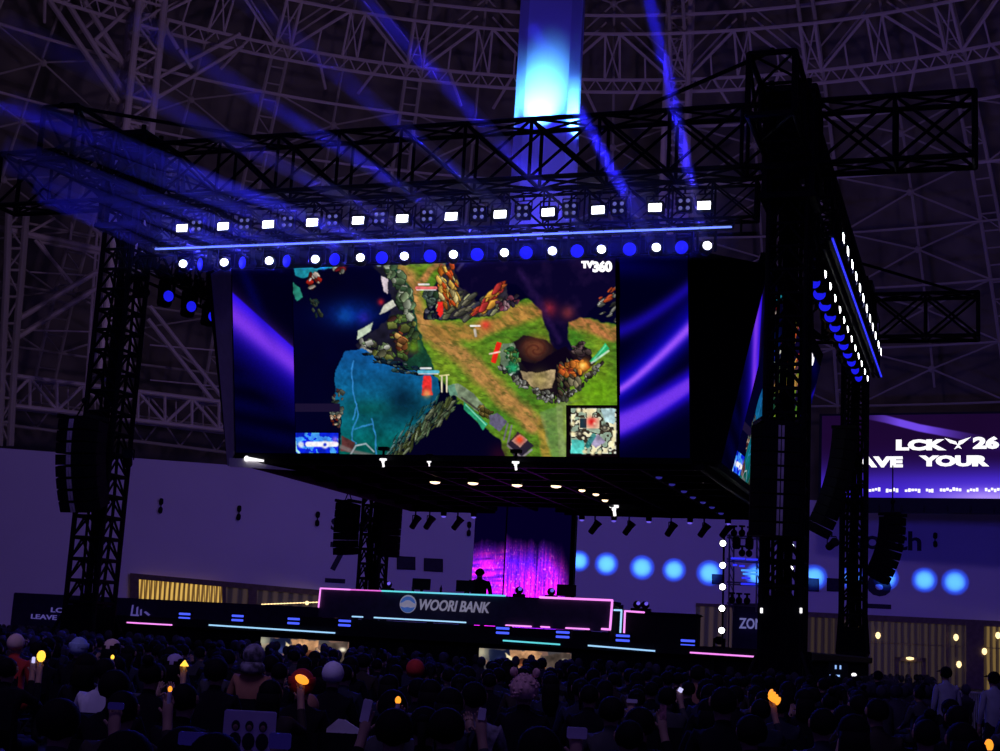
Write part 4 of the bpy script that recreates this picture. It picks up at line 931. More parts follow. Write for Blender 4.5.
for a,b in [(850,859),(866,881),(886,899),(905,921),(926,934),(940,962),(967,979),(985,1003),(1010,1024)]:
    n = max(3,int((b-a)/3))
    for i in range(n):
        x0 = a+(b-a)*i/n; x1 = a+(b-a)*(i+.8)/n; y = 490+rr.uniform(-1,1); h_ = rr.uniform(2.,4.)
        A = onled(x0,y+h_/2); B = onled(x1,y-h_/2); mb.box(((A.x+B.x)/2,-.04,(A.z+B.z)/2),(abs(B.x-A.x),.02,abs(B.z-A.z)))
mb.build('sponsor_marks', M_WHITE2, o)
# ================================================================== STAGE
ZD = 1.85
o = thing('stage', 'wide black stage with thin neon lines along its front edge', 'stage', (0,10,0))
def sy(v): return Vector(v)-Vector((0,10,0))
MB().bbox((-.175,2.3,ZD-.12),(21.45,21.6,.24),.04).build('deck', M_STAGE, o)
mb = MB(); mb.box((-.175,2.3,(ZD-.24)/2),(21.2,21.2,ZD-.24))
for i in range(11): mb.box((-10+2*i,-8.36,.8),(.06,.06,1.55))
mb.build('skirt', M_BLACK2, o)
mb = MB(); mb.box((-.05,-5.5,ZD+.13),(9.6,2.3,.25)); mb.build('step', M_STAGE, o)
def strip(a, b, y, m, z=None, r=.022):
    A = aty(*a,y); B = aty(*b,y); A = sy(A); B = sy(B)
    q = MB(); q.tube(A,B,r,8); return q.build('neon_strip', m, o)
yF = 1.46
for a,b,m in [((127,622.5),(172,625),M_PINK),((209,625),(335,633),M_ICE),((503,640.5),(560,644.5),M_CYAN),((588,645.5),(655,651),M_ICE),((690,652.5),(760,657),M_PINK)]: strip(a,b,yF,m)
for a,b,m,y in [((352,616.5),(363,617),M_ICE,3.3),((374,617.5),(466,622.5),M_ICE,3.3)]: strip(a,b,y,m)
# LED pictures in the stage front
for i,(x0,x1,y0,lb) in enumerate([(262,350,637,'left LED picture strip in the stage front, warm toned, half hidden by heads'),(480,572,648,'middle LED picture strip in the stage front, warm toned, half hidden by heads')]):
    A = aty(x0,y0,1.44); B = aty(x1,y0+.046*(x1-x0),1.44); q = thing('front_led_panel', lb, 'LED panel', (A.x,1.44,A.z-.62))
    W_ = B.x-A.x; led('picture', crowd_picture(200+40*i), (0,-.06,.62),(W_,-.06,.62),(0,-.06,0), M_LED, q)
    MB().box((W_/2,-.0,.31),(W_+.08,.1,.7)).build('housing', M_BLACK, q)
# double blue lamps on the stage edge
pr = thing('edge_lamp','x','edge lamp')
MB().bbox((0,.06,.12),(.56,.16,.34),.03).build('body', M_BLACK, pr)
M_EDGE = emit8('edge_lamp_blue',(70,90,255),1.3)
for z in (.05,.2): MB().bbox((0,-.03,z),(.46,.03,.075),.012).build('light_tube', M_EDGE, pr)
MB().box((0,.05,-.08),(.3,.12,.08)).build('foot', M_BLACK, pr)
for i,(px,py) in enumerate([(185,615.5),(238,617.5),(294,620.5),(345,622.5),(503,630),(563,634),(623,637.5),(688,642.5)]):
    q = pr if i == 0 else copy_tree(pr); v = aty(px,py,1.62); v.z -= .12; q.location = v; q.scale = (.82,.82,.82); q['label'] = 'low lamp with two blue tubes on the stage edge, %s from the left' % ORD[i]; q['group'] = 'blue tube lamps along the stage edge'
# long desk
A = aty(320,588.3,4.2); B = aty(612.3,600.3,4.2); zt = (A.z+B.z)/2; zb = ZD+.26
o2 = thing('team_desk', 'long dark desk with bank lettering and a pink and cyan neon outline', 'desk', (0,4.2,0))
def dk(px,py,off=-.06):
    v = aty(px,py,4.2+off); return Vector((v.x,off,v.z))
MB().bbox(((A.x+B.x)/2,.05,(zt+zb)/2),(B.x-A.x-.04,.12,zt-zb-.04),.02).build('front_panel', M_DESK, o2)
MB().bbox(((A.x+B.x)/2,.55,zt-.04),(B.x-A.x,1.1,.07),.02).build('desk_top', M_STAGE, o2)
for x in (A.x+.06,(A.x+B.x)/2,B.x-.06): MB().box((x,.55,(zt+zb)/2-.04),(.08,.95,zt-zb-.08)).build('leg_panel', M_STAGE, o2)
def ns(pts, m, r=.025):
    q = MB(); v = [dk(*p) for p in pts]; q.path(v, r, 8)
    for p in v: q.ball(p,r,8,5)
    return q.build('neon_outline', m, o2)
ns([(318.5,607),(320.5,588.3),(350,589.6)],M_PINK); ns([(350,589.6),(382,590.9)],M_MAG,.02); ns([(382,590.9),(505,595.8)],M_CYAN); ns([(540,597.3),(612.3,600.3),(610,629.5),(602,629)],M_PINK,.033)
for a,b in [((506,625.3),(531,626.5)),((541,626.8),(549.5,627.3)),((566,628),(589,629.2))]: ns([a,b],M_PINK)
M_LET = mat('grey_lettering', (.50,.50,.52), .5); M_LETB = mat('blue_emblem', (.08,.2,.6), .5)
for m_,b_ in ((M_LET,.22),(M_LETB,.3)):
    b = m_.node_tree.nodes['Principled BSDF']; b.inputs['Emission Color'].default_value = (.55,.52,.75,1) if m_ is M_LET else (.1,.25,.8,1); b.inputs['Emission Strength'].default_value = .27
tx = dk(453,606.6,-.05)
sl = -math.atan2(B.z-A.z,B.x-A.x)
text('bank_lettering','WOORI BANK',M_LET,o2,tx,(0,0,0),size=.44,shear=.22,off=.010,sx=.80,depth=.012,spacing=.97)
c = dk(408,604,-.03); q = MB(); q.lathe([(.26,-.01),(.27,.0),(.26,.01)],24,Matrix.Rotation(math.pi/2,4,'X')); e = q.build('emblem', M_LET, o2, loc=c)
q = MB(); q.prism([(.245*math.cos(t),.245*math.sin(t)) for t in np.linspace(.15,math.pi-.15,14)]+[(-.18,.06),(-.08,.12),(0,.14),(.08,.12),(.18,.06)][::1],.012); q.build('blue_dome', M_LETB, e, loc=(0,-.016,-.02))
q = MB(); q.prism([(.245*math.cos(t),.245*math.sin(t)) for t in np.linspace(math.pi+.3,2*math.pi-.3,12)]+[(.1,-.1),(0,-.08),(-.1,-.1)],.012); q.build('lower_wave', M_LETB, e, loc=(0,-.016,-.01))
# side desk and neon frames at its left end
A2 = aty(621,611,4.6); B2 = aty(697,615,4.6); o3 = thing('side_desk', 'short dark desk right of the long desk with a neon corner', 'desk', (0,4.6,0))
MB().bbox(((A2.x+B2.x)/2,.3,(A2.z+ZD)/2),(B2.x-A2.x,.6,A2.z-ZD),.03).build('body', M_STAGE, o3)
MB().bbox(((A2.x+B2.x)/2,.32,A2.z-.02),(B2.x-A2.x+.1,.74,.06),.02).build('top', M_BLACK, o3)
def ns2(pts,m):
    q = MB(); v = [aty(*p,4.52) for p in pts]; v = [Vector((a.x,a.y-4.6,a.z)) for a in v]; q.path(v,.028,8)
    for p in v: q.ball(p,.028,8,5)
    q.build('neon_outline', m, o3)
ns2([(624,634),(625,611),(644,612.4)],M_PINK)
q = MB(); v = [aty(*p,4.5) for p in [(614,610),(621.5,610.3),(620.2,634)]]; v0 = v[0].copy()
o4 = thing('neon_frame', 'cyan neon corner tube standing between the two desks', 'neon tube', (v0.x,v0.y,v0.z)); q.path([a-v0 for a in v],.028,8)
for a in v: q.ball(a-v0,.028,8,5)
q.build('tube', M_ICE, o4); q = MB(); q.box((.2,.06,-.34),(.12,.06,1.0)); q.build('backing', M_BLACK, o4)
# stuff on the desks
def desk_item(px, py, y, kind, label):
    v = aty(px,py,y); o = thing(kind, label, kind.replace('_',' '), v)
    if kind == 'monitor':
        MB().bbox((0,0,.26),(.58,.05,.34),.012).build('panel', M_BLACK, o); q = MB(); q.box((0,.05,.06),(.08,.06,.14)); q.box((0,.05,.01),(.26,.2,.02)); q.build('stand', M_BLACK, o)
    elif kind == 'bottle':
        MB().lathe([(.04,0),(.042,.02),(.042,.16),(.018,.21),(.018,.24)],10).build('body', M_LENS, o); MB().lathe([(.02,.24),(.02,.265)],8).build('cap', M_WHITE_MATT, o)
    else:
        q = MB(); q.bbox((0,0,.05),(.34,.2,.1),.02); q.build('base', M_BLACK, o); q = MB(); q.ball((0,0,.2),(.13,.1,.12),10,6); q.build('head', M_BLACK, o); q = MB(); q.lathe([(.06,0),(.05,.02)],10,Matrix.Rotation(1.2,4,'X')); q.build('lens', M_VIO, o, loc=(.05,-.08,.24))
    return o
M_WHITE_MATT = mat('white_paint', (.7,.7,.72), .6)
zq = zt
for i,(px,py,k,l) in enumerate([(388,589,'moving_light','small moving light on the long desk beside the rear left tower'),(413,589,'bottle','water bottle near the left of the long desk'),(441,591,'bottle','water bottle on the long desk above the bank lettering'),(421,590.5,'monitor','low monitor on the long desk above the bank emblem'),(465,592.5,'monitor','low monitor on the long desk beside the dark figure'),(519,595,'moving_light','dark moving light on the long desk in front of the magenta backdrop'),(551,597,'moving_light','small moving light with a violet glint right of the magenta backdrop'),(566,598.5,'monitor','low monitor at the right end of the long desk')]):
    t = desk_item(px,py,4.7,k,l); t.location.z = zt
for i,(px,py) in enumerate([(637,611),(645,611)]):
    t = desk_item(px,py,4.9,'moving_light','dark moving light on the short side desk, %s one' % ('left','right')[i]); t.location.z = A2.z+.01
# wing board at the left
yW = 22.; A = aty(14,592.5,yW); B = aty(322,605.5,yW)
o = thing('wing_board', 'long low dark LED board with dim slogan at the left behind the tower', 'LED board', (A.x,yW,0))
Lb = B.x-A.x; hb = A.z; MB().bbox((Lb/2,.45,hb/2),(Lb,.9,hb),.05).build('body', mat('dark_violet_board',(.035,.022,.075),.6), o)
M_DIMT = emit8('dim_slogan', (84,74,150), .8)
def bt(nm,s,px,py,sz,**k):
    v = aty(px,py,yW-.06); return text(nm,s,M_DIMT,o,(v.x-A.x,-.06,v.z),(0,-.0,0),size=sz,depth=.01,**k)
bt('lettering','LCK',60,610.5,.30,off=.006,sx=1.9); bt('lettering','LEAVE YOUR',58,618,.30,off=.006,sx=1.75)
mb = MB(); v = aty(136,614,yW-.06); v = Vector((v.x-A.x,-.06,v.z))
for pts in [[(-.25,.4),(-.17,.4),(-.2,-.1),(-.28,-.1)],[(-.2,-.1),(.15,-.1),(.15,-.02),(-.2,-.02)],[(.0,.3),(.08,.34),(.1,-.4),(.02,-.44)],[(.2,.2),(.28,.24),(.3,-.05),(.22,-.05)],[(.4,.1),(.5,.15),(.75,.0),(.65,-.05)]]: mb.prism(pts,.02,Matrix.Translation(v))
mb.build('emblem', M_DIMT, o)
# white light poles
M_BLUEBAR = emit8('cyan_light_box',(70,150,255),1.2)
def pole(label, pts, y, group=None):
    v = [aty(*p,y) for p in pts]; b = v[-1]; o = thing('light_pole', label, 'light pole', (b.x,b.y,ZD))
    q = MB(); q.tube((0,.12,0),(v[0].x-b.x,.12,v[0].z-ZD+.3),.035,8); q.bbox((0,.1,.03),(.5,.5,.06),.02); q.build('pole', M_BLACK, o)
    for p in v:
        h = MB().lathe([(.06,-.1),(.13,-.06),(.14,.06),(.12,.08)],12,Matrix.Rotation(math.pi/2,4,'X')).build('lamp', M_BLACK, o, loc=(p.x-b.x,0,p.z-ZD))
        MB().lathe([(.105,0),(.09,.02),(.03,.03)],12,Matrix.Rotation(math.pi/2,4,'X')).build('lens', M_WHITE, h, loc=(0,-.08,0))
pole('slim pole with five round white lamps right of the blue wall discs', [(723.3,543.5),(723,565.5),(722.8,587),(722.3,608.5),(722,630.5)], 13.)
pole('slim pole with two round white lamps seen through the front right tower', [(791.5,547),(790.3,568.8)], 13.)
# lamp frame behind the front right tower
o = thing('lamp_rack', 'metal lattice frame of moving heads lit blue behind the front right tower', 'lamp rack', (0,15.,0))
def fp(px,py,off=0): v = aty(px,py,15+off); return Vector((v.x,off,v.z))
mb = MB()
for x in (729.5,734,757,761,772,799): mb.tube(fp(x,534),fp(x-.8,612),.03)
for y in (535.5,559,582,603): mb.tube(fp(727,y),fp(802,y+3.5),.03); mb.tube(fp(727,y+2.2),fp(802,y+5.5),.025)
for i in range(8):
    mb.tube(fp(729.5,535+9.6*i),fp(734,535+9.6*(i+1)),.018); mb.tube(fp(757,536+9.6*i),fp(761,536+9.6*(i+1)),.018)
mb.tube(fp(729,612),Vector((fp(729,612).x,0,ZD)),.03); mb.tube(fp(799,612),Vector((fp(799,612).x,0,ZD)),.03)
mb.build('frame', mat('grey_frame_metal',(.25,.25,.3),.4,.6), o)
for px,py in [(734,533),(742,533),(750,534),(742,553),(749,553.5),(784,536),(795,537),(732,600),(739,600.5),(747,601)]:
    q = MB(); q.ball((0,0,0),(.12,.12,.13),10,7); q.tube((0,0,.1),(0,0,.24),.04); q.box((0,0,.24),(.2,.14,.06)); q.build('moving_head', M_BLACK, o, loc=fp(px,py,-.05))
for px,py in [(736.5,543),(749.5,543.5),(786,546)]:
    q = MB(); q.bbox((0,0,0),(.26,.22,.42),.05); q.ball((0,-.05,-.05),.15,10,6); q.build('wash_head', M_BLACK, o, loc=fp(px,py,-.05))
for px,py,w_ in [(738,558.5,.5),(752,559.5,.4),(749,570.5,.55),(750,574,.5),(742,566,.2),(764,580,.3),(746,578,.3),(770,585,.3),(748,584,.5),(735,565,.15)]:
    q = MB(); q.box((0,0,0),(w_,.04,.07)); q.build('blue_light_box', M_BLUEBAR if py > 570 and py < 575 else M_BAR2, o, loc=fp(px,py,-.12))
# zone board
v = aty(733,604,17.); v2 = aty(800,607,17.); o = thing('zone_board', 'dark violet board reading ZONE half hidden by the front right tower', 'sign board', (v.x,17,ZD))
MB().bbox(((v2.x-v.x)/2,.1,(v.z-ZD)/2),(v2.x-v.x,.2,v.z-ZD),.03).build('board', mat('violet_board',(.05,.03,.11),.6), o)
w_ = aty(753.5,624.3,16.85); text('lettering','ZONE',emit8('zone_white',(110,110,175),.8),o,(w_.x-v.x,-.06,w_.z-ZD),(0,0,0),size=.52,sx=.74,off=.01,depth=.02)
# control desk right of the tower
v = aty(813,657,2.9); v.x = max(v.x,11.1)
o = thing('control_desk', 'small control desk with a glowing blue screen just right of the front tower', 'control desk', (v.x,2.9,0))
MB().bbox((.1,0,.62),(.9,.6,1.2),.04).build('cabinet', M_BLACK, o); MB().bbox((0,-.1,1.42),(.5,.06,.4),.02,Matrix.Rotation(-.3,3,'X')).build('screen_body', M_BLACK, o)
q = MB(); q.box((-.08,-.2,1.28),(.26,.03,.045)); q.box((-.06,-.16,1.5),(.04,.03,.1)); q.box((.06,-.16,1.5),(.04,.03,.1)); q.build('glow_marks', emit8('pale_blue_glow',(150,190,255),1.1), o)
q = MB(); q.ball((.42,-.3,1.33),(.07,.05,.05),8,5); q.box((.3,-.3,1.1),(.16,.04,.04)); q.build('lamp', M_WHITE2, o)
# ================================================================== PEOPLE
def skin_mesh(name, J, E, root):
    me = bpy.data.meshes.new(name); k = list(J); ix = {n:i for i,n in enumerate(k)}
    me.from_pydata([J[n][0] for n in k], [(ix[a],ix[b]) for a,b in E], []); me.update()
    o = bpy.data.objects.new(name, me); COL.objects.link(o); o.modifiers.new('s','SKIN'); sv = me.skin_vertices[0].data
    for n in k:
        r = J[n][1]; r = (r,r) if not hasattr(r,'__len__') else r; sv[ix[n]].radius = r; sv[ix[n]].use_root = (n == root)
    m = o.modifiers.new('u','SUBSURF'); m.levels = 1; m.render_levels = 1
    dg = bpy.context.evaluated_depsgraph_get(); out = bpy.data.meshes.new_from_object(o.evaluated_get(dg)); out.name = name
    bpy.data.objects.remove(o); bpy.data.meshes.remove(me); return out
M_SKIN = mat('skin', (.36,.22,.16), .6); M_HAIR = mat('black_hair', (.006,.005,.006), .75, spec=.08); M_HAIRB = mat('brown_hair', (.03,.018,.012), .5)
M_TOP = mat('black_jacket', (.009,.008,.012), .9, spec=.06); M_TRS = mat('dark_trousers', (.01,.01,.014), .8)
TOPS = [M_TOP, mat('navy_jacket',(.012,.014,.035),.8), mat('grey_jacket',(.05,.05,.055),.8), mat('dark_brown_coat',(.03,.02,.017),.8), mat('dark_red_jacket',(.07,.008,.012),.8)]
def body(kind, female=False):
    st_ = kind == 'stand'; w = .92 if female else 1.
    dz = .40 if st_ else 0.
    if st_: dz = .39
    J = {'pel':((0,0,.52+dz),(.15*w,.115)),'spi':((0,-.02,.74+dz),(.14*w,.105)),'che':((0,-.01,.92+dz),(.165*w,.115)),'nb':((0,0,1.025+dz),.07),'nk':((0,.015,1.075+dz),.052),
         'hl':((0,.035,1.12+dz),(.066,.07)),'hm':((0,.018,1.20+dz),(.082,.098)),'hc':((0,.005,1.265+dz),(.06,.07))}
    E = [('pel','spi'),('spi','che'),('che','nb'),('nb','nk'),('nk','hl'),('hl','hm'),('hm','hc')]
    for s,n in ((-1,'l'),(1,'r')):
        J['sh'+n] = ((s*.175*w,-.005,.975+dz),.062); E.append(('che','sh'+n))
        if kind == 'raise' and s == 1: el,wr,ha = (s*.25,.14,.90),(s*.20,.25,1.12),(s*.19,.275,1.20); d = Vector((-.02,.02,.1))
        elif kind == 'phone': el,wr,ha = (s*.22,.14,.80),(s*.09,.30,.98),(s*.06,.33,1.05); d = Vector((-s*.03,.02,.09))
        elif st_: el,wr,ha = (s*.24,-.02,1.09),(s*.23,.06,.87),(s*.22,.08,.79); d = Vector((-s*.01,.02,-.09))
        else: el,wr,ha = (s*.235,.03,.75),(s*.15,.25,.66),(s*.12,.32,.645); d = Vector((-s*.03,.09,-.01))
        J['el'+n] = (el,.047); J['wr'+n] = (wr,.031); J['ha'+n] = (ha,(.038,.022)); E += [('sh'+n,'el'+n),('el'+n,'wr'+n),('wr'+n,'ha'+n)]
        H = Vector(ha); dn = d.normalized(); sd = Vector((1,0,0)) if kind != 'x' else 0; sd = (sd-dn*sd.dot(dn)).normalized(); up = dn.cross(sd)
        for i,(q,l) in enumerate(((-.027,.062),(-.009,.074),(.009,.07),(.027,.055))):
            a = H+sd*q+dn*.022; b = a+dn*l*.55+up*.004; c = b+dn*l*.45-up*.012*(1 if s > 0 else -1)
            J['f%d%s'%(i,n)] = (tuple(b),.0085); J['g%d%s'%(i,n)] = (tuple(c),.0075); E += [('ha'+n,'f%d%s'%(i,n)),('f%d%s'%(i,n),'g%d%s'%(i,n))]
        b = H-sd*s*.035+dn*.012-dn*.03; c = b-sd*s*.022+dn*.035; J['t0'+n] = (tuple(b),.011); J['t1'+n] = (tuple(c),.0085); E += [('ha'+n,'t0'+n),('t0'+n,'t1'+n)]
        if st_: hp,kn,an,to = (s*.095,0,.86),(s*.1,.03,.48),(s*.105,-.02,.09),(s*.12,.14,.045)
        else: hp,kn,an,to = (s*.10,.06,.50),(s*.13,.44,.50),(s*.13,.41,.10),(s*.135,.57,.05)
        J['hp'+n] = (hp,.09); J['kn'+n] = (kn,.062); J['an'+n] = (an,.043); J['to'+n] = (to,.042); E += [('pel','hp'+n),('hp'+n,'kn'+n),('kn'+n,'an'+n),('an'+n,'to'+n)]
    me = skin_mesh('body', J, E, 'pel')
    hz = 1.20+dz; q = MB(); q.ball((0,.118,hz-.01),(.014,.022,.02),6,4)
    for s in (-1,1): q.ball((s*.088,.015,hz),(.013,.025,.034),6,4)
    q.cm = 1
    for s in (-1,1): q.ball((s*.034,.096,hz+.018),(.014,.01,.009),6,4)
    q.ball((0,.108,hz-.052),(.024,.008,.006),6,4)
    bm = bmesh.new(); bm.from_mesh(me); n0 = len(bm.faces)
    wrs = [Vector(J[k][0]) for k in J if k[:2] in ('ha','wr') or k[0] in 'fgt' and k[:2] not in ('to',)]
    for f in bm.faces:
        c = f.calc_center_median(); f.smooth = True
        if c.z > 1.085+dz: f.material_index = 0
        elif min((c-w_).length for w_ in wrs) < .045: f.material_index = 0
        elif c.z < .10: f.material_index = 2
        elif (st_ and c.z < .90 and abs(c.x) < .19) or (not st_ and (c.y > .14 and c.z < .60 or c.z < .47)): f.material_index = 2
        else: f.material_index = 1
    bm.to_mesh(me); bm.free()
    m2 = q.mesh('face'); bm = bmesh.new(); bm.from_mesh(me); n1 = len(bm.faces); bm.from_mesh(m2); bm.faces.ensure_lookup_table()
    for i in range(n1,len(bm.faces)): bm.faces[i].material_index = 0 if q.m[i-n1] == 0 else 2
    bm.to_mesh(me); bm.free(); bpy.data.meshes.remove(m2)
    for m in (M_SKIN,M_TOP,M_TRS): me.materials.append(m)
    return me, dz
BODY = {('lap',0):body('lap'),('lap',1):body('lap',True),('raise',0):body('raise'),('phone',0):body('phone',True),('stand',0):body('stand')}
def hair(kind, dz):
    q = MB(); c = Vector((0,-.002,1.205+dz))
    def cap(rx, ry, rz, front=.045, low=1.235, n=14, m=10):
        k = len(q.v); q.ball(c,(rx,ry,rz),n,m)
        for i in range(k,len(q.v)):
            v = Vector(q.v[i])
            if v.y > front and v.z < low+dz: q.v[i] = tuple(c+(v-c)*.74)
            elif v.z < 1.13+dz: q.v[i] = (v.x*.8,v.y*.8,v.z+.012)
    def fall(z1, w, d, y=-.055):
        n = 10; zs = [1.20,1.12,1.02,z1]; ws = [.092,.098,w*.92,w*.7]; ds = [.075,.07,d,d*.7]; vs = []
        for z,a,b in zip(zs,ws,ds):
            for k in range(n):
                t = 2*math.pi*k/n; vs.append((a*math.cos(t), y-.012*(1.2-z)*4+b*math.sin(t), z+dz))
        q.add(vs,[(j*n+k,j*n+(k+1)%n,(j+1)*n+(k+1)%n,(j+1)*n+k) for j in range(3) for k in range(n)]+[tuple(range(n)),tuple(range(4*n-1,3*n-1,-1))])
    if kind == 'short': cap(.093,.107,.102)
    elif kind == 'fluffy': cap(.106,.116,.110)
    elif kind == 'long': cap(.096,.109,.103); fall(.84,.10,.045)
    elif kind == 'bob': cap(.102,.111,.104); fall(1.00,.112,.06)
    elif kind == 'tail': cap(.094,.107,.101); q.ball((0,-.125,1.23+dz),(.035,.035,.035),8,6); q.tube((0,-.14,1.22+dz),(0,-.17,1.0+dz),.034,8,.012)
    elif kind == 'bun': cap(.094,.107,.101); q.ball((0,-.075,1.315+dz),(.048,.048,.042),9,6)
    elif kind == 'beanie':
        cap(.102,.112,.116,.2,1.0); q.lathe([(.106,1.19),(.111,1.20),(.111,1.245),(.104,1.255)],16,Matrix.Translation((0,0,dz)))
    elif kind == 'cap':
        cap(.100,.111,.108,.2,1.0); q.slab((-.07,.09,1.232+dz),(.07,.09,1.232+dz),(.055,.20,1.215+dz),(-.055,.20,1.215+dz),(0,0,1),.012)
    elif kind == 'hood':
        cap(.114,.126,.122,.06,1.27); q.lathe([(.10,1.02),(.14,1.05),(.125,1.11),(.10,1.14)],14,Matrix.Translation((0,-.025,dz)))
    elif kind == 'fur':
        cap(.116,.122,.12,.07,1.29); R = random.Random(3)
        for i in range(60):
            a,b = R.uniform(0,6.28),R.uniform(-.6,1.4); d = Vector((math.cos(a)*math.cos(b),math.sin(a)*math.cos(b),math.sin(b)))
            if d.y > .5 and d.z < .6: continue
            q.ball(c+d*.116,(.014,.014,.014),5,4)
        for s in (-1,1): q.ball((s*.09,-.01,1.335+dz),(.035,.03,.04),7,5)
    me = q.mesh('hair' if kind in ('short','fluffy','long','bob','tail','bun') else {'beanie':'beanie','cap':'cap','hood':'hood','fur':'fur_hat'}[kind])
    me.polygons.foreach_set('use_smooth',[True]*len(me.polygons)); me.materials.append(M_HAIR); return me
HC = {}
def person(loc, rz, kind, female, hk, label, group=None, top=None, hat=None, scale=1.):
    me,dz = BODY[(kind,female)] if (kind,female) in BODY else BODY[(kind,0)]
    o = thing('person', label, 'person', loc, rz, group); o.scale = (scale,)*3
    b = bpy.data.objects.new('body', me); COL.objects.link(b); b.parent = o
    if top: b.material_slots[1].link = 'OBJECT'; b.material_slots[1].material = top
    def add(k, m=None):
        if (k,dz) not in HC: HC[(k,dz)] = hair(k,dz)
        h = bpy.data.objects.new(HC[(k,dz)].name, HC[(k,dz)]); COL.objects.link(h); h.parent = o
        if m: h.material_slots[0].link = 'OBJECT'; h.material_slots[0].material = m
    add(hk if hk else 'short')
    if hat: add(hat[0], hat[1])
    return o
def chair_mesh():
    q = MB()
    for s in (-1,1):
        q.path([(s*.21,-.215,.92),(s*.21,-.18,.37),(s*.21,.16,.0)],.012); q.path([(s*.21,.18,.37),(s*.21,-.22,.0)],.014)
    q.bbox((0,.02,.365),(.42,.40,.03),.012); q.bbox((0,-.215,.78),(.42,.03,.22),.01); q.tube((-.21,.05,.13),(.21,.05,.13),.01); q.tube((-.21,-.14,.13),(.21,-.14,.13),.01)
    me = q.mesh('folding_chair'); me.materials.append(M_BLACK); return me
CH = chair_mesh()
def chair(loc, rz):
    o = bpy.data.objects.new('folding_chair', CH); COL.objects.link(o); o.location = loc; o.rotation_euler = (0,0,rz)
    return tag(o, 'black folding chair under a spectator in the dark seated crowd', 'chair', 'folding chairs under the seated crowd')
def proj(v):
    d = v-CAM; z = d.dot(_f); return 500+FPX*d.dot(_r)/z, 375.5-FPX*d.dot(_u)/z, z
def face(loc): return math.atan2(10-loc.y, 0-loc.x)-math.pi/2
TAKEN = []
def at_head(px, py, zh=1.30):           # spot on the floor under a head top seen at px,py
    v = atz(px,py,zh); return Vector((v.x,v.y,0))
C8 = lambda n,c: mat(n, tuple(lin(c)), .85)
M_CREAM = mat('cream_cap',(.75,.55,.42),.9); M_RED = mat('red_cloth',(.5,.04,.03),.9); M_PALE = mat('pale_cloth',(.62,.6,.66),.9); M_LBLUE = mat('light_blue_cloth',(.32,.42,.6),.9); M_PINKF = mat('pink_fur',(.6,.36,.34),.95,var=.35,scale=25); M_MAUVE = mat('mauve_cloth',(.42,.34,.5),.9); M_GREYP = mat('patterned_grey',(.17,.155,.19),.9,var=.7,scale=14); M_WHITET = mat('white_shirt',(.75,.74,.8),.9); M_STAFF = mat('staff_shirt',(.34,.36,.44),.9); M_RUST = mat('rust_cloth',(.35,.16,.1),.9)
def hor(px): return 375.5+FPX*math.tan(PITCH)/math.cos(ROLL)+math.tan(ROLL)*(px-500)
KEEP = [(897,694,12,34),(972,700,12,30),(946,690,12,23.9),(994,695,12,21.9),(878,682,6,26.9)]
def at_dist(px, py, D):
    d = ray(px,py); v = CAM+d*D; return v
def sp(px, py, D, kind, fem, hk, label, top=None, hat=None):
    v = at_dist(px,py,D); full = 1.69 if kind == 'stand' else 1.33; sc = max(.88,min(1.17,v.z/full)); loc = Vector((v.x,v.y,0)); TAKEN.append((loc.x,loc.y)); rz = face(loc); KEEP.append((px,py+6,8,D))
    o = person(loc, rz, kind, fem, hk, label, None, top, hat, sc)
    if kind != 'stand': chair(loc, rz)
    return o
sp(17,632,19,'lap',0,None,'spectator in pale orange cap and red jacket at the far left of the crowd',M_RED,('cap',M_CREAM))
sp(113,637,18,'lap',1,'bob','spectator in a cream cap in the left of the crowd',M_TOP,('cap',M_CREAM))
sp(80,636,18,'lap',1,'short','spectator in a light blue beanie in the left of the crowd',M_TOP,('beanie',M_LBLUE))
sp(106,655,13,'lap',0,'short','spectator with pale jacket between yellow light sticks at the left',M_PALE)
sp(176,652,16,'lap',1,'bob','spectator in a mauve cap in the left of the crowd',M_TOP,('cap',M_MAUVE))
sp(255,643,17,'lap',1,None,'spectator with patterned grey hood before the left stage picture strip',M_RUST,('hood',M_GREYP))
sp(303,667,12,'lap',0,None,'spectator in a red beanie behind an orange light stick',M_TOP,('beanie',M_RED))
sp(334,659,14,'lap',1,'short','spectator in a white cap right of the left stage picture strip',M_TOP,('cap',M_WHITET))
sp(525,673,12.5,'lap',1,None,'spectator wearing a furry pink hat before the middle stage picture strip',M_TOP,('fur',M_PINKF))
sp(416,657,17,'lap',0,None,'spectator in a dull red cap below the bank lettering',M_TOP,('cap',M_RED))
sp(308,703,12.5,'lap',1,'long','spectator with a rust coloured hood near the white towel',M_RUST,('hood',M_RUST))
sp(475,678,11,'lap',0,'short','spectator in a jacket with a pale patch on the back',M_GREYP)
sp(698,662,20,'lap',0,'short','spectator in a brown coat right of centre below the pink neon strip',M_RUST)
sp(724,683,11,'lap',0,'short','short haired spectator in black just left of the raised orange light stick',M_TOP)
sp(962,718,9,'lap',1,'long','spectator in a dull red top near the lower right corner',M_RED)
sp(630,716,9,'lap',0,'short','spectator in a grey striped top in the lower middle',M_GREYP)
# staff standing at the right
for px,py,D,l,t in [(946,667,24,'person in a dark cap and pale sleeves standing at the right by the white barrier',M_STAFF),(994,672,22,'person in a dark cap and pale shirt standing at the far right edge',M_STAFF),(878,671,27,'person in dark clothes standing in front of the dim right window',M_TOP)]:
    sp(px,py,D,'stand',0,'short',l,t,('cap',M_BLACK2))
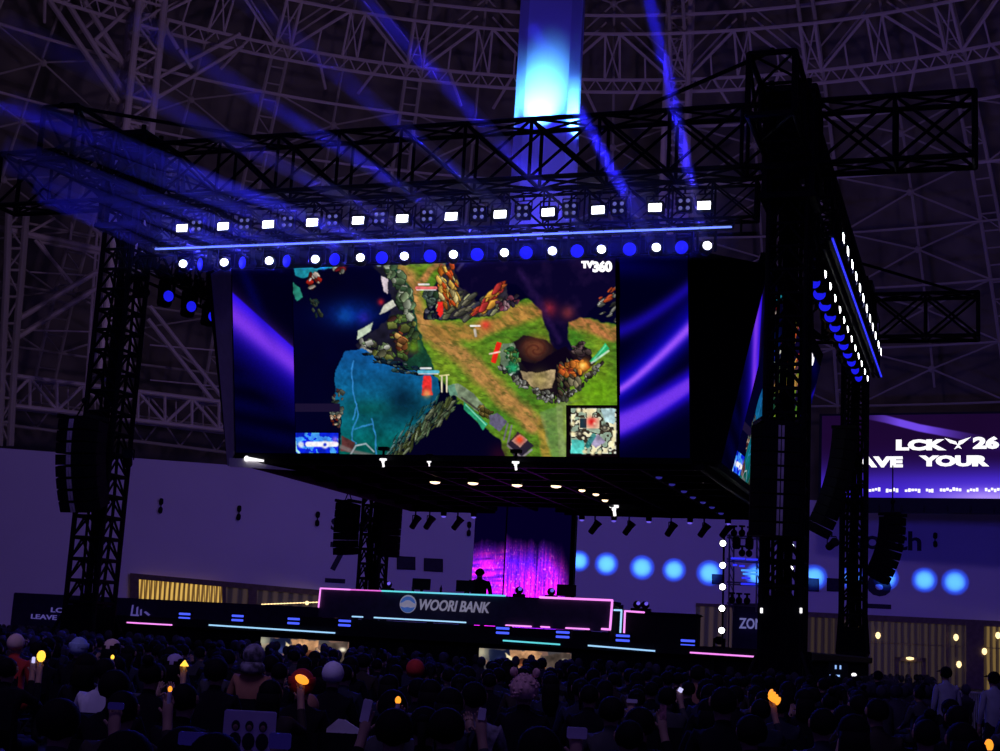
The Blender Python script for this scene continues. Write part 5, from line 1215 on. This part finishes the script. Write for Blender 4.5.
# people on the stage
v = aty(480,569,5.9); pp_ = person((v.x,5.9,ZD), .25, 'stand', 0, 'short', 'person in dark clothes and headphones standing behind the long desk', None, M_TOP, None, (v.z-ZD)/1.69)
pp_.scale = (pp_.scale[0]*1.28,pp_.scale[1]*1.15,pp_.scale[2])
v2 = aty(480,569,5.9); o = thing('headphones','black headphones on the person behind the long desk','headphones',(v2.x,5.9,v2.z)); q = MB()
for s in (-1,1): q.ball((s*.125,.02,-.10),(.03,.045,.05),8,6)
q.path([(.125*math.cos(t),.02,-.1+.115*math.sin(t)) for t in np.linspace(0,math.pi,9)],.014); q.build('headband', M_BLACK, o)
# light sticks
M_STICK = [emit8('yellow_stick_light',(255,190,60),1.8), emit8('orange_stick_light',(255,150,40),1.5)]
M_PHONE = emit8('phone_screen_white',(205,200,255),1.0); M_PHB = emit8('phone_screen_blue',(30,22,100),.3)
for i,(px,py,sz,mi,ki,lb) in enumerate([(41,658,.055,0,'bulb','bright yellow light stick held up at the far left of the crowd'),(112.5,658,.026,0,'bulb','tiny yellow light stick in front of the pale jacket'),(184.5,664,.042,0,'tri','small yellow triangular light stick left of the stage picture strip'),(302,679.5,.055,1,'oval','orange oval light stick in front of the red beanie'),(398,701.5,.024,1,'bulb','small orange light stick in the lower middle left'),(774,698,.075,1,'fist','big orange light stick raised by a hand right of centre'),(989,747,.03,1,'bulb','small flame coloured light stick at the lower right corner'),(170,690,.018,1,'bulb','faint orange light stick in the lower left')]):
    v = atz(px,py,1.31); rz = face(v)
    hand = Vector((.19,.275,1.20)); off = Matrix.Rotation(rz,3,'Z') @ Vector((hand.x,hand.y,0)); loc = Vector((v.x-off.x,v.y-off.y,0)); TAKEN.append((loc.x,loc.y))
    KEEP.append((px,py,12,(v-CAM).dot(_f))); mir = px == 398
    if mir: off = Matrix.Rotation(rz,3,'Z') @ Vector((-hand.x,hand.y,0)); loc = Vector((v.x-off.x,v.y-off.y,0)); TAKEN.append((loc.x,loc.y))
    pp = person(loc, rz, 'raise', 0, ['short','bob','fluffy','long','tail','short','bun','short'][i], 'spectator in dark clothes holding up the '+lb.split(' held up')[0].split(' raised')[0].split(' in front of')[0].split(' in the ')[0].split(' left of')[0].split(' at the ')[0], None, TOPS[i%4]); chair(loc, rz)
    if mir: pp.scale = (-1,1,1)
    o = thing('light_stick', lb, 'light stick', (v.x,v.y,1.31), rz); q = MB(); q.tube((0,0,-.15),(0,0,-.01),.013,8); q.build('handle', M_WHITE_MATT, o)
    q = MB()
    if ki == 'tri': q.lathe([(sz*1.1,-sz*.5),(sz*1.0,-sz*.3),(sz*.12,sz*.9)],10)
    elif ki == 'oval': q.ball((0,0,.0),(sz*1.1,sz*.7,sz*.65),10,7)
    elif ki == 'fist':
        for k in range(4): q.ball(((k-1.5)*sz*.42,0,.01-(k-1.5)*.012),(sz*.28,sz*.5,sz*.55),8,6)
        q.ball((0,-.02,-.02),(sz*.8,sz*.4,sz*.3),8,6)
    else: q.ball((0,0,sz*.3),(sz*.75,sz*.75,sz),10,7)
    q.build('light_head', M_STICK[mi], o, rot=(0,.4 if ki in('oval','fist') else 0,0))
def card(nm, cat, label, px, py, w, h, z, m, extra=None, tilt=0., yaw=None):
    z = 1.275; v = atz(px,py,z); D = (v-CAM).dot(_f); KEEP.append((px,py,w*FPX/D/2+3,D)); rz = face(v); off = Matrix.Rotation(rz,3,'Z') @ Vector((.19,.265,0)); loc = Vector((v.x-off.x,v.y-off.y,0)); TAKEN.append((loc.x,loc.y))
    mir = int(px) == 366
    if mir: off = Matrix.Rotation(rz,3,'Z') @ Vector((-.19,.265,0)); loc = Vector((v.x-off.x,v.y-off.y,0)); TAKEN.append((loc.x,loc.y))
    pp = person(loc, rz, 'raise', 0, 'fluffy', 'spectator in dark clothes holding up a '+label.split(' in the ')[0].split(' beside ')[0].split(' with three')[0].split(' left of')[0].split(' right of')[0].split(' below')[0].split(' at the')[0], None, TOPS[int(px)%3]); chair(loc, rz)
    if mir: pp.scale = (-1,1,1)
    o = thing(nm, label, cat, v, (YAW if yaw is None else yaw)); q = MB(); q.bbox((0,0,0),(w,.012,h),.006,Matrix.Rotation(tilt,3,'Y')); q.build('sheet', m, o)
    if extra: extra(o)
    return o
M_WPAPER = mat('white_paper',(.85,.83,.88),.8); M_INK = mat('dark_ink',(.02,.02,.03),.8)
def busts(o):
    for i in range(3):
        x = -.055+.055*i; q = MB(); q.ball((x,-.008,.035),(.017,.004,.022),10,6); q.ball((x,-.008,-.025),(.026,.004,.035),10,6); q.build('printed_portrait', M_INK, o)
        q = MB(); q.ball((x,-.011,.028),(.011,.004,.013),8,6); q.build('printed_face', M_SKIN, o)
def lines(o):
    q = MB(); R = random.Random(2)
    for i in range(2):
        x = -.09
        while x < .09: w_ = R.uniform(.01,.03); q.box((x+w_/2,-.012,.01-.03*i),(w_,.006,.018)); x += w_+.008
    q.build('printed_line', M_INK, o)
card('fan_poster','poster','white printed poster with three dark haired portraits in the lower left',249,735,.21,.19,.99,M_WPAPER,busts)
card('white_card','card','small white card in the lower middle of the crowd',577,733,.10,.055,1.0,M_WPAPER)
card('white_card','card','white upright card left of the small orange light stick',366,711,.05,.13,1.12,M_WPAPER,None,.15)
card('white_card','card','narrow white card in the middle of the crowd',482,714,.045,.07,1.1,M_WPAPER,None,.1)
card('white_card','card','pale flat card in the lower middle right of the crowd',632,701,.09,.03,1.1,M_WPAPER)
card('phone','phone','phone with white lit screen beside the bright yellow light stick',33.5,660,.03,.06,1.28,M_PHONE)
card('phone','phone','phone with violet lit screen right of centre in the crowd',680.5,690,.05,.05,1.2,M_PHONE,None,.5)
card('tablet','tablet','tablet with dim blue screen in the lower left',280,741,.085,.06,.98,M_PHB)
card('phone','phone','phone with dim blue screen below the faint orange stick',116,706,.08,.035,1.1,M_PHB)
card('tablet','tablet','wide violet lit tablet screen at the lower left edge of the crowd',197,739,.14,.05,.98,M_PHB)
card('fan_poster','poster','upright pink printed card right of centre in the crowd',663,712,.045,.10,1.1,mat('pink_print',(.45,.2,.22),.8,var=.5,scale=30))
v = atz(342,728,.93); KEEP.append((343,725,30,(v-CAM).dot(_f))); c_ = chair((v.x,v.y,0),YAW); c_.location = (v.x+.2*-math.sin(YAW),v.y+.2*math.cos(YAW),0); c_['label'] = 'black folding chair with a white printed towel over its back'; del c_['group']; TAKEN.append((v.x,v.y)); v.z -= .03
o = thing('towel', 'white printed towel spread over a chair back in the lower left', 'towel', v, YAW); q = MB()
K_ = 1.2
P_ = [(-.155,-.03),(-.03,.085),(.02,.08),(.17,-.005),(.15,-.14),(.09,-.09),(.05,-.13),(-.02,-.075),(-.08,-.06)]; q.prism([(a*K_,b*K_) for a,b in P_],.03); q.build('cloth', M_WHITET, o); 
q = MB(); R = random.Random(5)
for i in range(9): q.box((-.1+.027*i,-.018,-.03),(.018,.008,R.uniform(.026,.045)))
q.build('printed_line', M_INK, o)
# ---- the rest of the seated crowd
R = random.Random(11); pts = []
y = -31.2; row = 0
while y < -2.4:
    x = -46+R.uniform(0,.5)
    while x < 40:
        v = Vector((x+R.uniform(-.1,.1), y+R.uniform(-.12,.12), 0)); px,py,z = proj(v+Vector((0,0,1.2)))
        ok = z > 9.2 and -130 < px < 1130 and R.random() < .80 and min([(v.x-a)**2+(v.y-b)**2 for a,b in TAKEN]) > .42
        if ok:
            yt = proj(v+Vector((0,0,1.38)))[1]
            for kx,ky,kr,kd in KEEP:
                hw = (.12 if ky < yt+.26*FPX/z else .26)*FPX/z
                if z < kd+.3 and abs(px-kx) < kr*.8+hw and yt < ky+4: ok = False; break
        if ok: pts.append((z if -25 < px < 1025 else z+500,v))
        x += .70
    y += 1.05; row += 1
pts.sort(key=lambda t: t[0])
KINDS = ['short','fluffy','long','bob','short','tail','short','bun']
LB = {'short':'short haired','fluffy':'full haired','long':'long haired','bob':'bob haired','tail':'ponytailed','bun':'bun haired'}
NI = 262
for i,(z,v) in enumerate(pts[:NI]):
    hk = KINDS[R.randrange(8)]; fem = 1 if hk in ('long','bob','tail','bun') else 0; k = 'lap' if R.random() < .9 else 'phone'; rz = face(v)+R.uniform(-.25,.25)
    t = TOPS[R.choice([0,0,0,1,1,2,3])]
    o = person(v, rz, k, fem if k == 'lap' else 0, hk, '%s spectator in dark clothes seen from behind in the unlit seated crowd' % LB[hk], '%s spectators of the dark seated crowd' % LB[hk], t, None, R.uniform(.98,1.08))
    chair(v, face(v))
q = MB()
for z,v in pts[NI:]:
    s = R.uniform(.99,1.1); rz = face(v); Mx = Matrix.Translation(v) @ Matrix.Rotation(rz,4,'Z') @ Matrix.Scale(s,4)
    k = len(q.v); q.ball((0,0,1.19),(.09,.105,.115),8,6); q.lathe([(.14,.46),(.16,.55),(.15,.74),(.19,.92),(.17,1.0),(.06,1.05),(.05,1.12)],8,Matrix.Diagonal((1,.62,1,1)))
    for sgn in (-1,1): q.tube((sgn*.19,0,.96),(sgn*.22,.08,.74),.05,6); q.tube((sgn*.1,.05,.5),(sgn*.13,.42,.5),.08,6); q.tube((sgn*.13,.42,.5),(sgn*.13,.4,0),.06,6)
    for i in range(k,len(q.v)): q.v[i] = tuple(Mx @ Vector(q.v[i]))
for i in range(260):                     # far crowd beyond the stage at the left and right
    a = (R.uniform(-6,64),R.uniform(626,640)) if i < 150 else (R.uniform(842,935),R.uniform(676,690))
    v = atz(*a,1.22); v.z = 0
    if (-12.2 < v.x < 11.4 and v.y > -8) or (v.x < -11 and v.y > 20.5): continue
    k = len(q.v); q.ball((0,0,1.19),(.1,.11,.12),7,5); q.lathe([(.2,0),(.22,.5),(.2,.9),(.06,1.05)],7)
    for j in range(k,len(q.v)): w_ = q.v[j]; q.v[j] = (w_[0]+v.x,w_[1]+v.y,w_[2])
tag(q.build('crowd', mat('far_crowd_dark',(.035,.03,.05),.8,var=.8,scale=1.3), None, True), 'far rows of the dark crowd in front of the stage and beside it', 'crowd', None, 'stuff')
# ---- barriers
def barrier(label, loc, rz, m, n=14, w=2.3):
    o = thing('crowd_barrier', label, 'barrier', loc, rz, 'crowd barriers'); q = MB(); q.path([(-w/2,0,.15),(-w/2,0,1.08),(w/2,0,1.08),(w/2,0,.15),(-w/2,0,.15)],.022); q.build('frame', m, o)
    q = MB()
    for i in range(1,n): q.tube((-w/2+w*i/n,0,.15),(-w/2+w*i/n,0,1.08),.010)
    q.build('bars', m, o); q = MB()
    for s in (-1,1): q.box((s*w*.4,0,.03),(.05,.6,.05)); q.tube((s*w*.4,0,.03),(s*w*.4,0,.2),.02)
    q.build('foot', m, o); return o
M_BARR = mat('barrier_metal',(.22,.22,.25),.4,.5); M_BARW = mat('white_barrier',(.62,.62,.68),.5)
v = aty(138,643,-.9); barrier('grey crowd barrier just right of the front left tower',(v.x,-.9,0),0,M_BARR)
v = aty(776,681,-1.6); barrier('grey crowd barrier in front of the front right tower',(v.x,-1.6,0),0,M_BARR,14,1.6)
for px,py,l in [(897,691,'white barrier between the crowd and the right window'),(972,696,'white barrier beside the standing staff at the right')]:
    v = atz(px,py,1.0); barrier(l,(v.x,v.y,0),YAW,M_BARW,14,.62 if px == 897 else .7)
# ================================================================== LIGHT
w = bpy.data.worlds.new('hall_air'); SC.world = w; w.use_nodes = True; bg = w.node_tree.nodes['Background']
bg.inputs['Color'].default_value = (.20,.105,.95,1); bg.inputs['Strength'].default_value = .085
def spot(name, loc, tgt, W, c, ang, blend=.3, r=.05):
    l = bpy.data.lights.new(name,'SPOT'); l.energy = W; l.color = c; l.spot_size = math.radians(ang); l.spot_blend = blend; l.shadow_soft_size = r
    o = bpy.data.objects.new(name, l); COL.objects.link(o); o.location = loc; o.rotation_euler = (Vector(tgt)-Vector(loc)).to_track_quat('-Z','Y').to_euler(); return o
# discs on the wall
pr = thing('floor_spotlight','x','floor spotlight')
MB().lathe([(.09,-.22),(.15,-.18),(.16,.12),(.14,.2)],12,Matrix.Rotation(-math.pi/2,4,'X')).build('head', M_BLACK, pr, loc=(0,0,.32))
q = MB(); q.box((-.2,0,.22),(.05,.12,.36)); q.box((.2,0,.22),(.05,.12,.36)); q.bbox((0,0,.05),(.44,.36,.1),.02); q.build('base', M_BLACK, pr)
for i,(px,py,s) in enumerate([(579,561,.9),(606.5,564,1.),(642,567.5,1.05),(674,570,1.),(709.5,573,1.1),(757,575,1.),(814,577.5,1.1),(852,578,1.),(886,578,1.05),(924.5,580,1.05),(955,582,1.1)]):
    T = atw(px,py)[0]; L = Vector((-6.6+1.3*i,18.9+.5*(i%2),ZD+.32)); q = pr if i == 0 else copy_tree(pr); q.location = (L.x,L.y,ZD); q.rotation_euler = (0,0,math.atan2(T.y-L.y,T.x-L.x)-math.pi/2)
    q['label'] = 'small black floor spotlight at the rear of the stage, %s from the left' % ORD[i]; q['group'] = 'floor spotlights at the rear of the stage'
    D = (T-L).length; dirn = (T-L).normalized(); L2 = L+dirn*.3
    a = math.degrees(2*math.atan(1.0*s/D)); spot('disc_light', L2, T, 3.7e5, (.07,.34,1.), a*.82, 1.0, .02)
    spot('disc_light', L2, T, 1.15e5, (.004,.075,1.), math.degrees(2*math.atan(1.0*s/D)), .25, .02)
# foot of the fabric column
cc = Vector((0,10.3,0)); an = math.radians(13)
for (fx,fy),z,W_ in [((-.15,-1),20.5,4600),((.9,-.62),20.2,3400),((-1,-.35),20.3,1500)]:
    d = Matrix.Rotation(an,3,'Z') @ Vector((fx,fy,0)).normalized(); L = cc+d*2.7+Vector((0,0,18.6)); T = cc+d*1.1+Vector((0,0,z))
    spot('column_light', L, T, W_, (.09,.42,1.), 44, 1., .05); spot('column_light', L, cc+d*1.0+Vector((0,0,22.5)), W_*.07, (.03,.03,1.), 110, 1., .05)
for (fx,fy) in [(-.15,-1),(.9,-.62)]:
    d = Matrix.Rotation(an,3,'Z') @ Vector((fx,fy,0)).normalized(); spot('column_low_light', cc+d*3.6+Vector((0,0,14.2)), cc+d*1.1+Vector((0,0,17.5)), 420, (.09,.07,1.), 90, 1., .05)
# beams through the haze
M_HAZE = bpy.data.materials.new('haze'); M_HAZE.use_nodes = True; nt = M_HAZE.node_tree; nt.nodes.clear()
on = nt.nodes.new('ShaderNodeOutputMaterial'); vs_ = nt.nodes.new('ShaderNodeVolumeScatter'); vs_.inputs['Density'].default_value = .3; vs_.inputs['Color'].default_value = (.9,.9,1,1); vs_.inputs['Anisotropy'].default_value = .0
nt.links.new(vs_.outputs[0], on.inputs['Volume'])
mb = MB()
for i,(ex,ey) in enumerate([(60,205),(60,195),(40,176),(45,160),(35,128),(60,122),(60,52),(180,48),(245,-2),(364,-2),(548,55),(648,-10)]):
    S0 = side(0,X_M[i],-.86,12.15); px,py,_ = proj(S0); T = aty(ex,ey,-4.5)
    d = (T-S0).normalized(); L = (T-S0).length*1.15
    mb.tube(S0+d*.12, S0+d*L, .13, 14, .13+L*.0225)
    if i < 5: W_ = 1.8e4
    else: W_ = 1.15e5 if i < 9 else 2.1e5
    spot('beam_light', S0+d*.05, T, W_, (.02,.015,1.), 2.9, .6, .10)
tag(mb.build('haze', M_HAZE), 'blue lit haze in the slanting beams above the white lamps', 'haze', None, 'stuff')
hz = bpy.data.materials.new('thin_haze'); hz.use_nodes = True; nt = hz.node_tree; nt.nodes.clear(); on = nt.nodes.new('ShaderNodeOutputMaterial'); v_ = nt.nodes.new('ShaderNodeVolumeScatter'); v_.inputs['Density'].default_value = .022; nt.links.new(v_.outputs[0], on.inputs['Volume'])
tag(MB().box((-.3,-1.75,12.75),(18.6,1.3,2.3)).build('haze', hz), 'thin blue haze hanging in front of the lamp rows of the front truss', 'haze', None, 'stuff')
for x in X_W: spot('wash_light', side(0,x,-.9,Z_M), side(0,x,-3,Z_M-.3), 620, (.03,.03,1.), 130, .6, .15)
# added fill lamps without fixtures
def area(name, loc, tgt, W, c, s, sp_=180):
    l = bpy.data.lights.new(name,'AREA'); l.energy = W; l.color = c; l.size = s; l.spread = math.radians(sp_); o = bpy.data.objects.new(name, l); COL.objects.link(o); o.location = loc
    o.rotation_euler = (Vector(tgt)-Vector(loc)).to_track_quat('-Z','Y').to_euler(); return o
for x,t in [(-9,(-50,55,7)),(-4,(-25,72,7)),(4,(0,80,7)),(9,(22,84,7))]: area('wall_fill', (x,25.5,9.5), t, 235 if x < 5 else 2500, (.03,.03,1.) if x < 5 else (.08,.05,1.), 1.5)  # unseen area lamps added to tint the wall violet blue
for x,t in [(-9,(-45,50,38)),(9,(12,66,38))]: area('dome_fill', (x,21,17.6), t, 1750, (.43,.25,.95), 1.5)  # unseen lamps added to lift the dome and roof steel
area('dome_fill', (-13,20,17.6), (-60,35,22), 450, (.46,.29,.8), 1.5)  # further added lamp for the left side of the dome
area('crowd_fill', (9,-33,21), (3,-18,0), 225, (.5,.37,1.), 7, 95); area('crowd_fill', (26,2,18), (20,10,0), 170, (.4,.28,1.), 5, 100)  # unseen overhead lamps added to lift the dark crowd
area('stage_fill', (0,6,5.6), (0,12,1.9), 2, (.35,.1,1.), 6)  # faint added lamp over the deck, no fixture
SC.view_settings.view_transform = 'Standard'; SC.view_settings.look = 'None'; SC.view_settings.gamma = 1; SC.view_settings.use_curve_mapping = False; SC.view_settings.exposure = 0
SC.cycles.max_bounces = 6; SC.cycles.volume_bounces = 0; SC.cycles.use_denoising = True
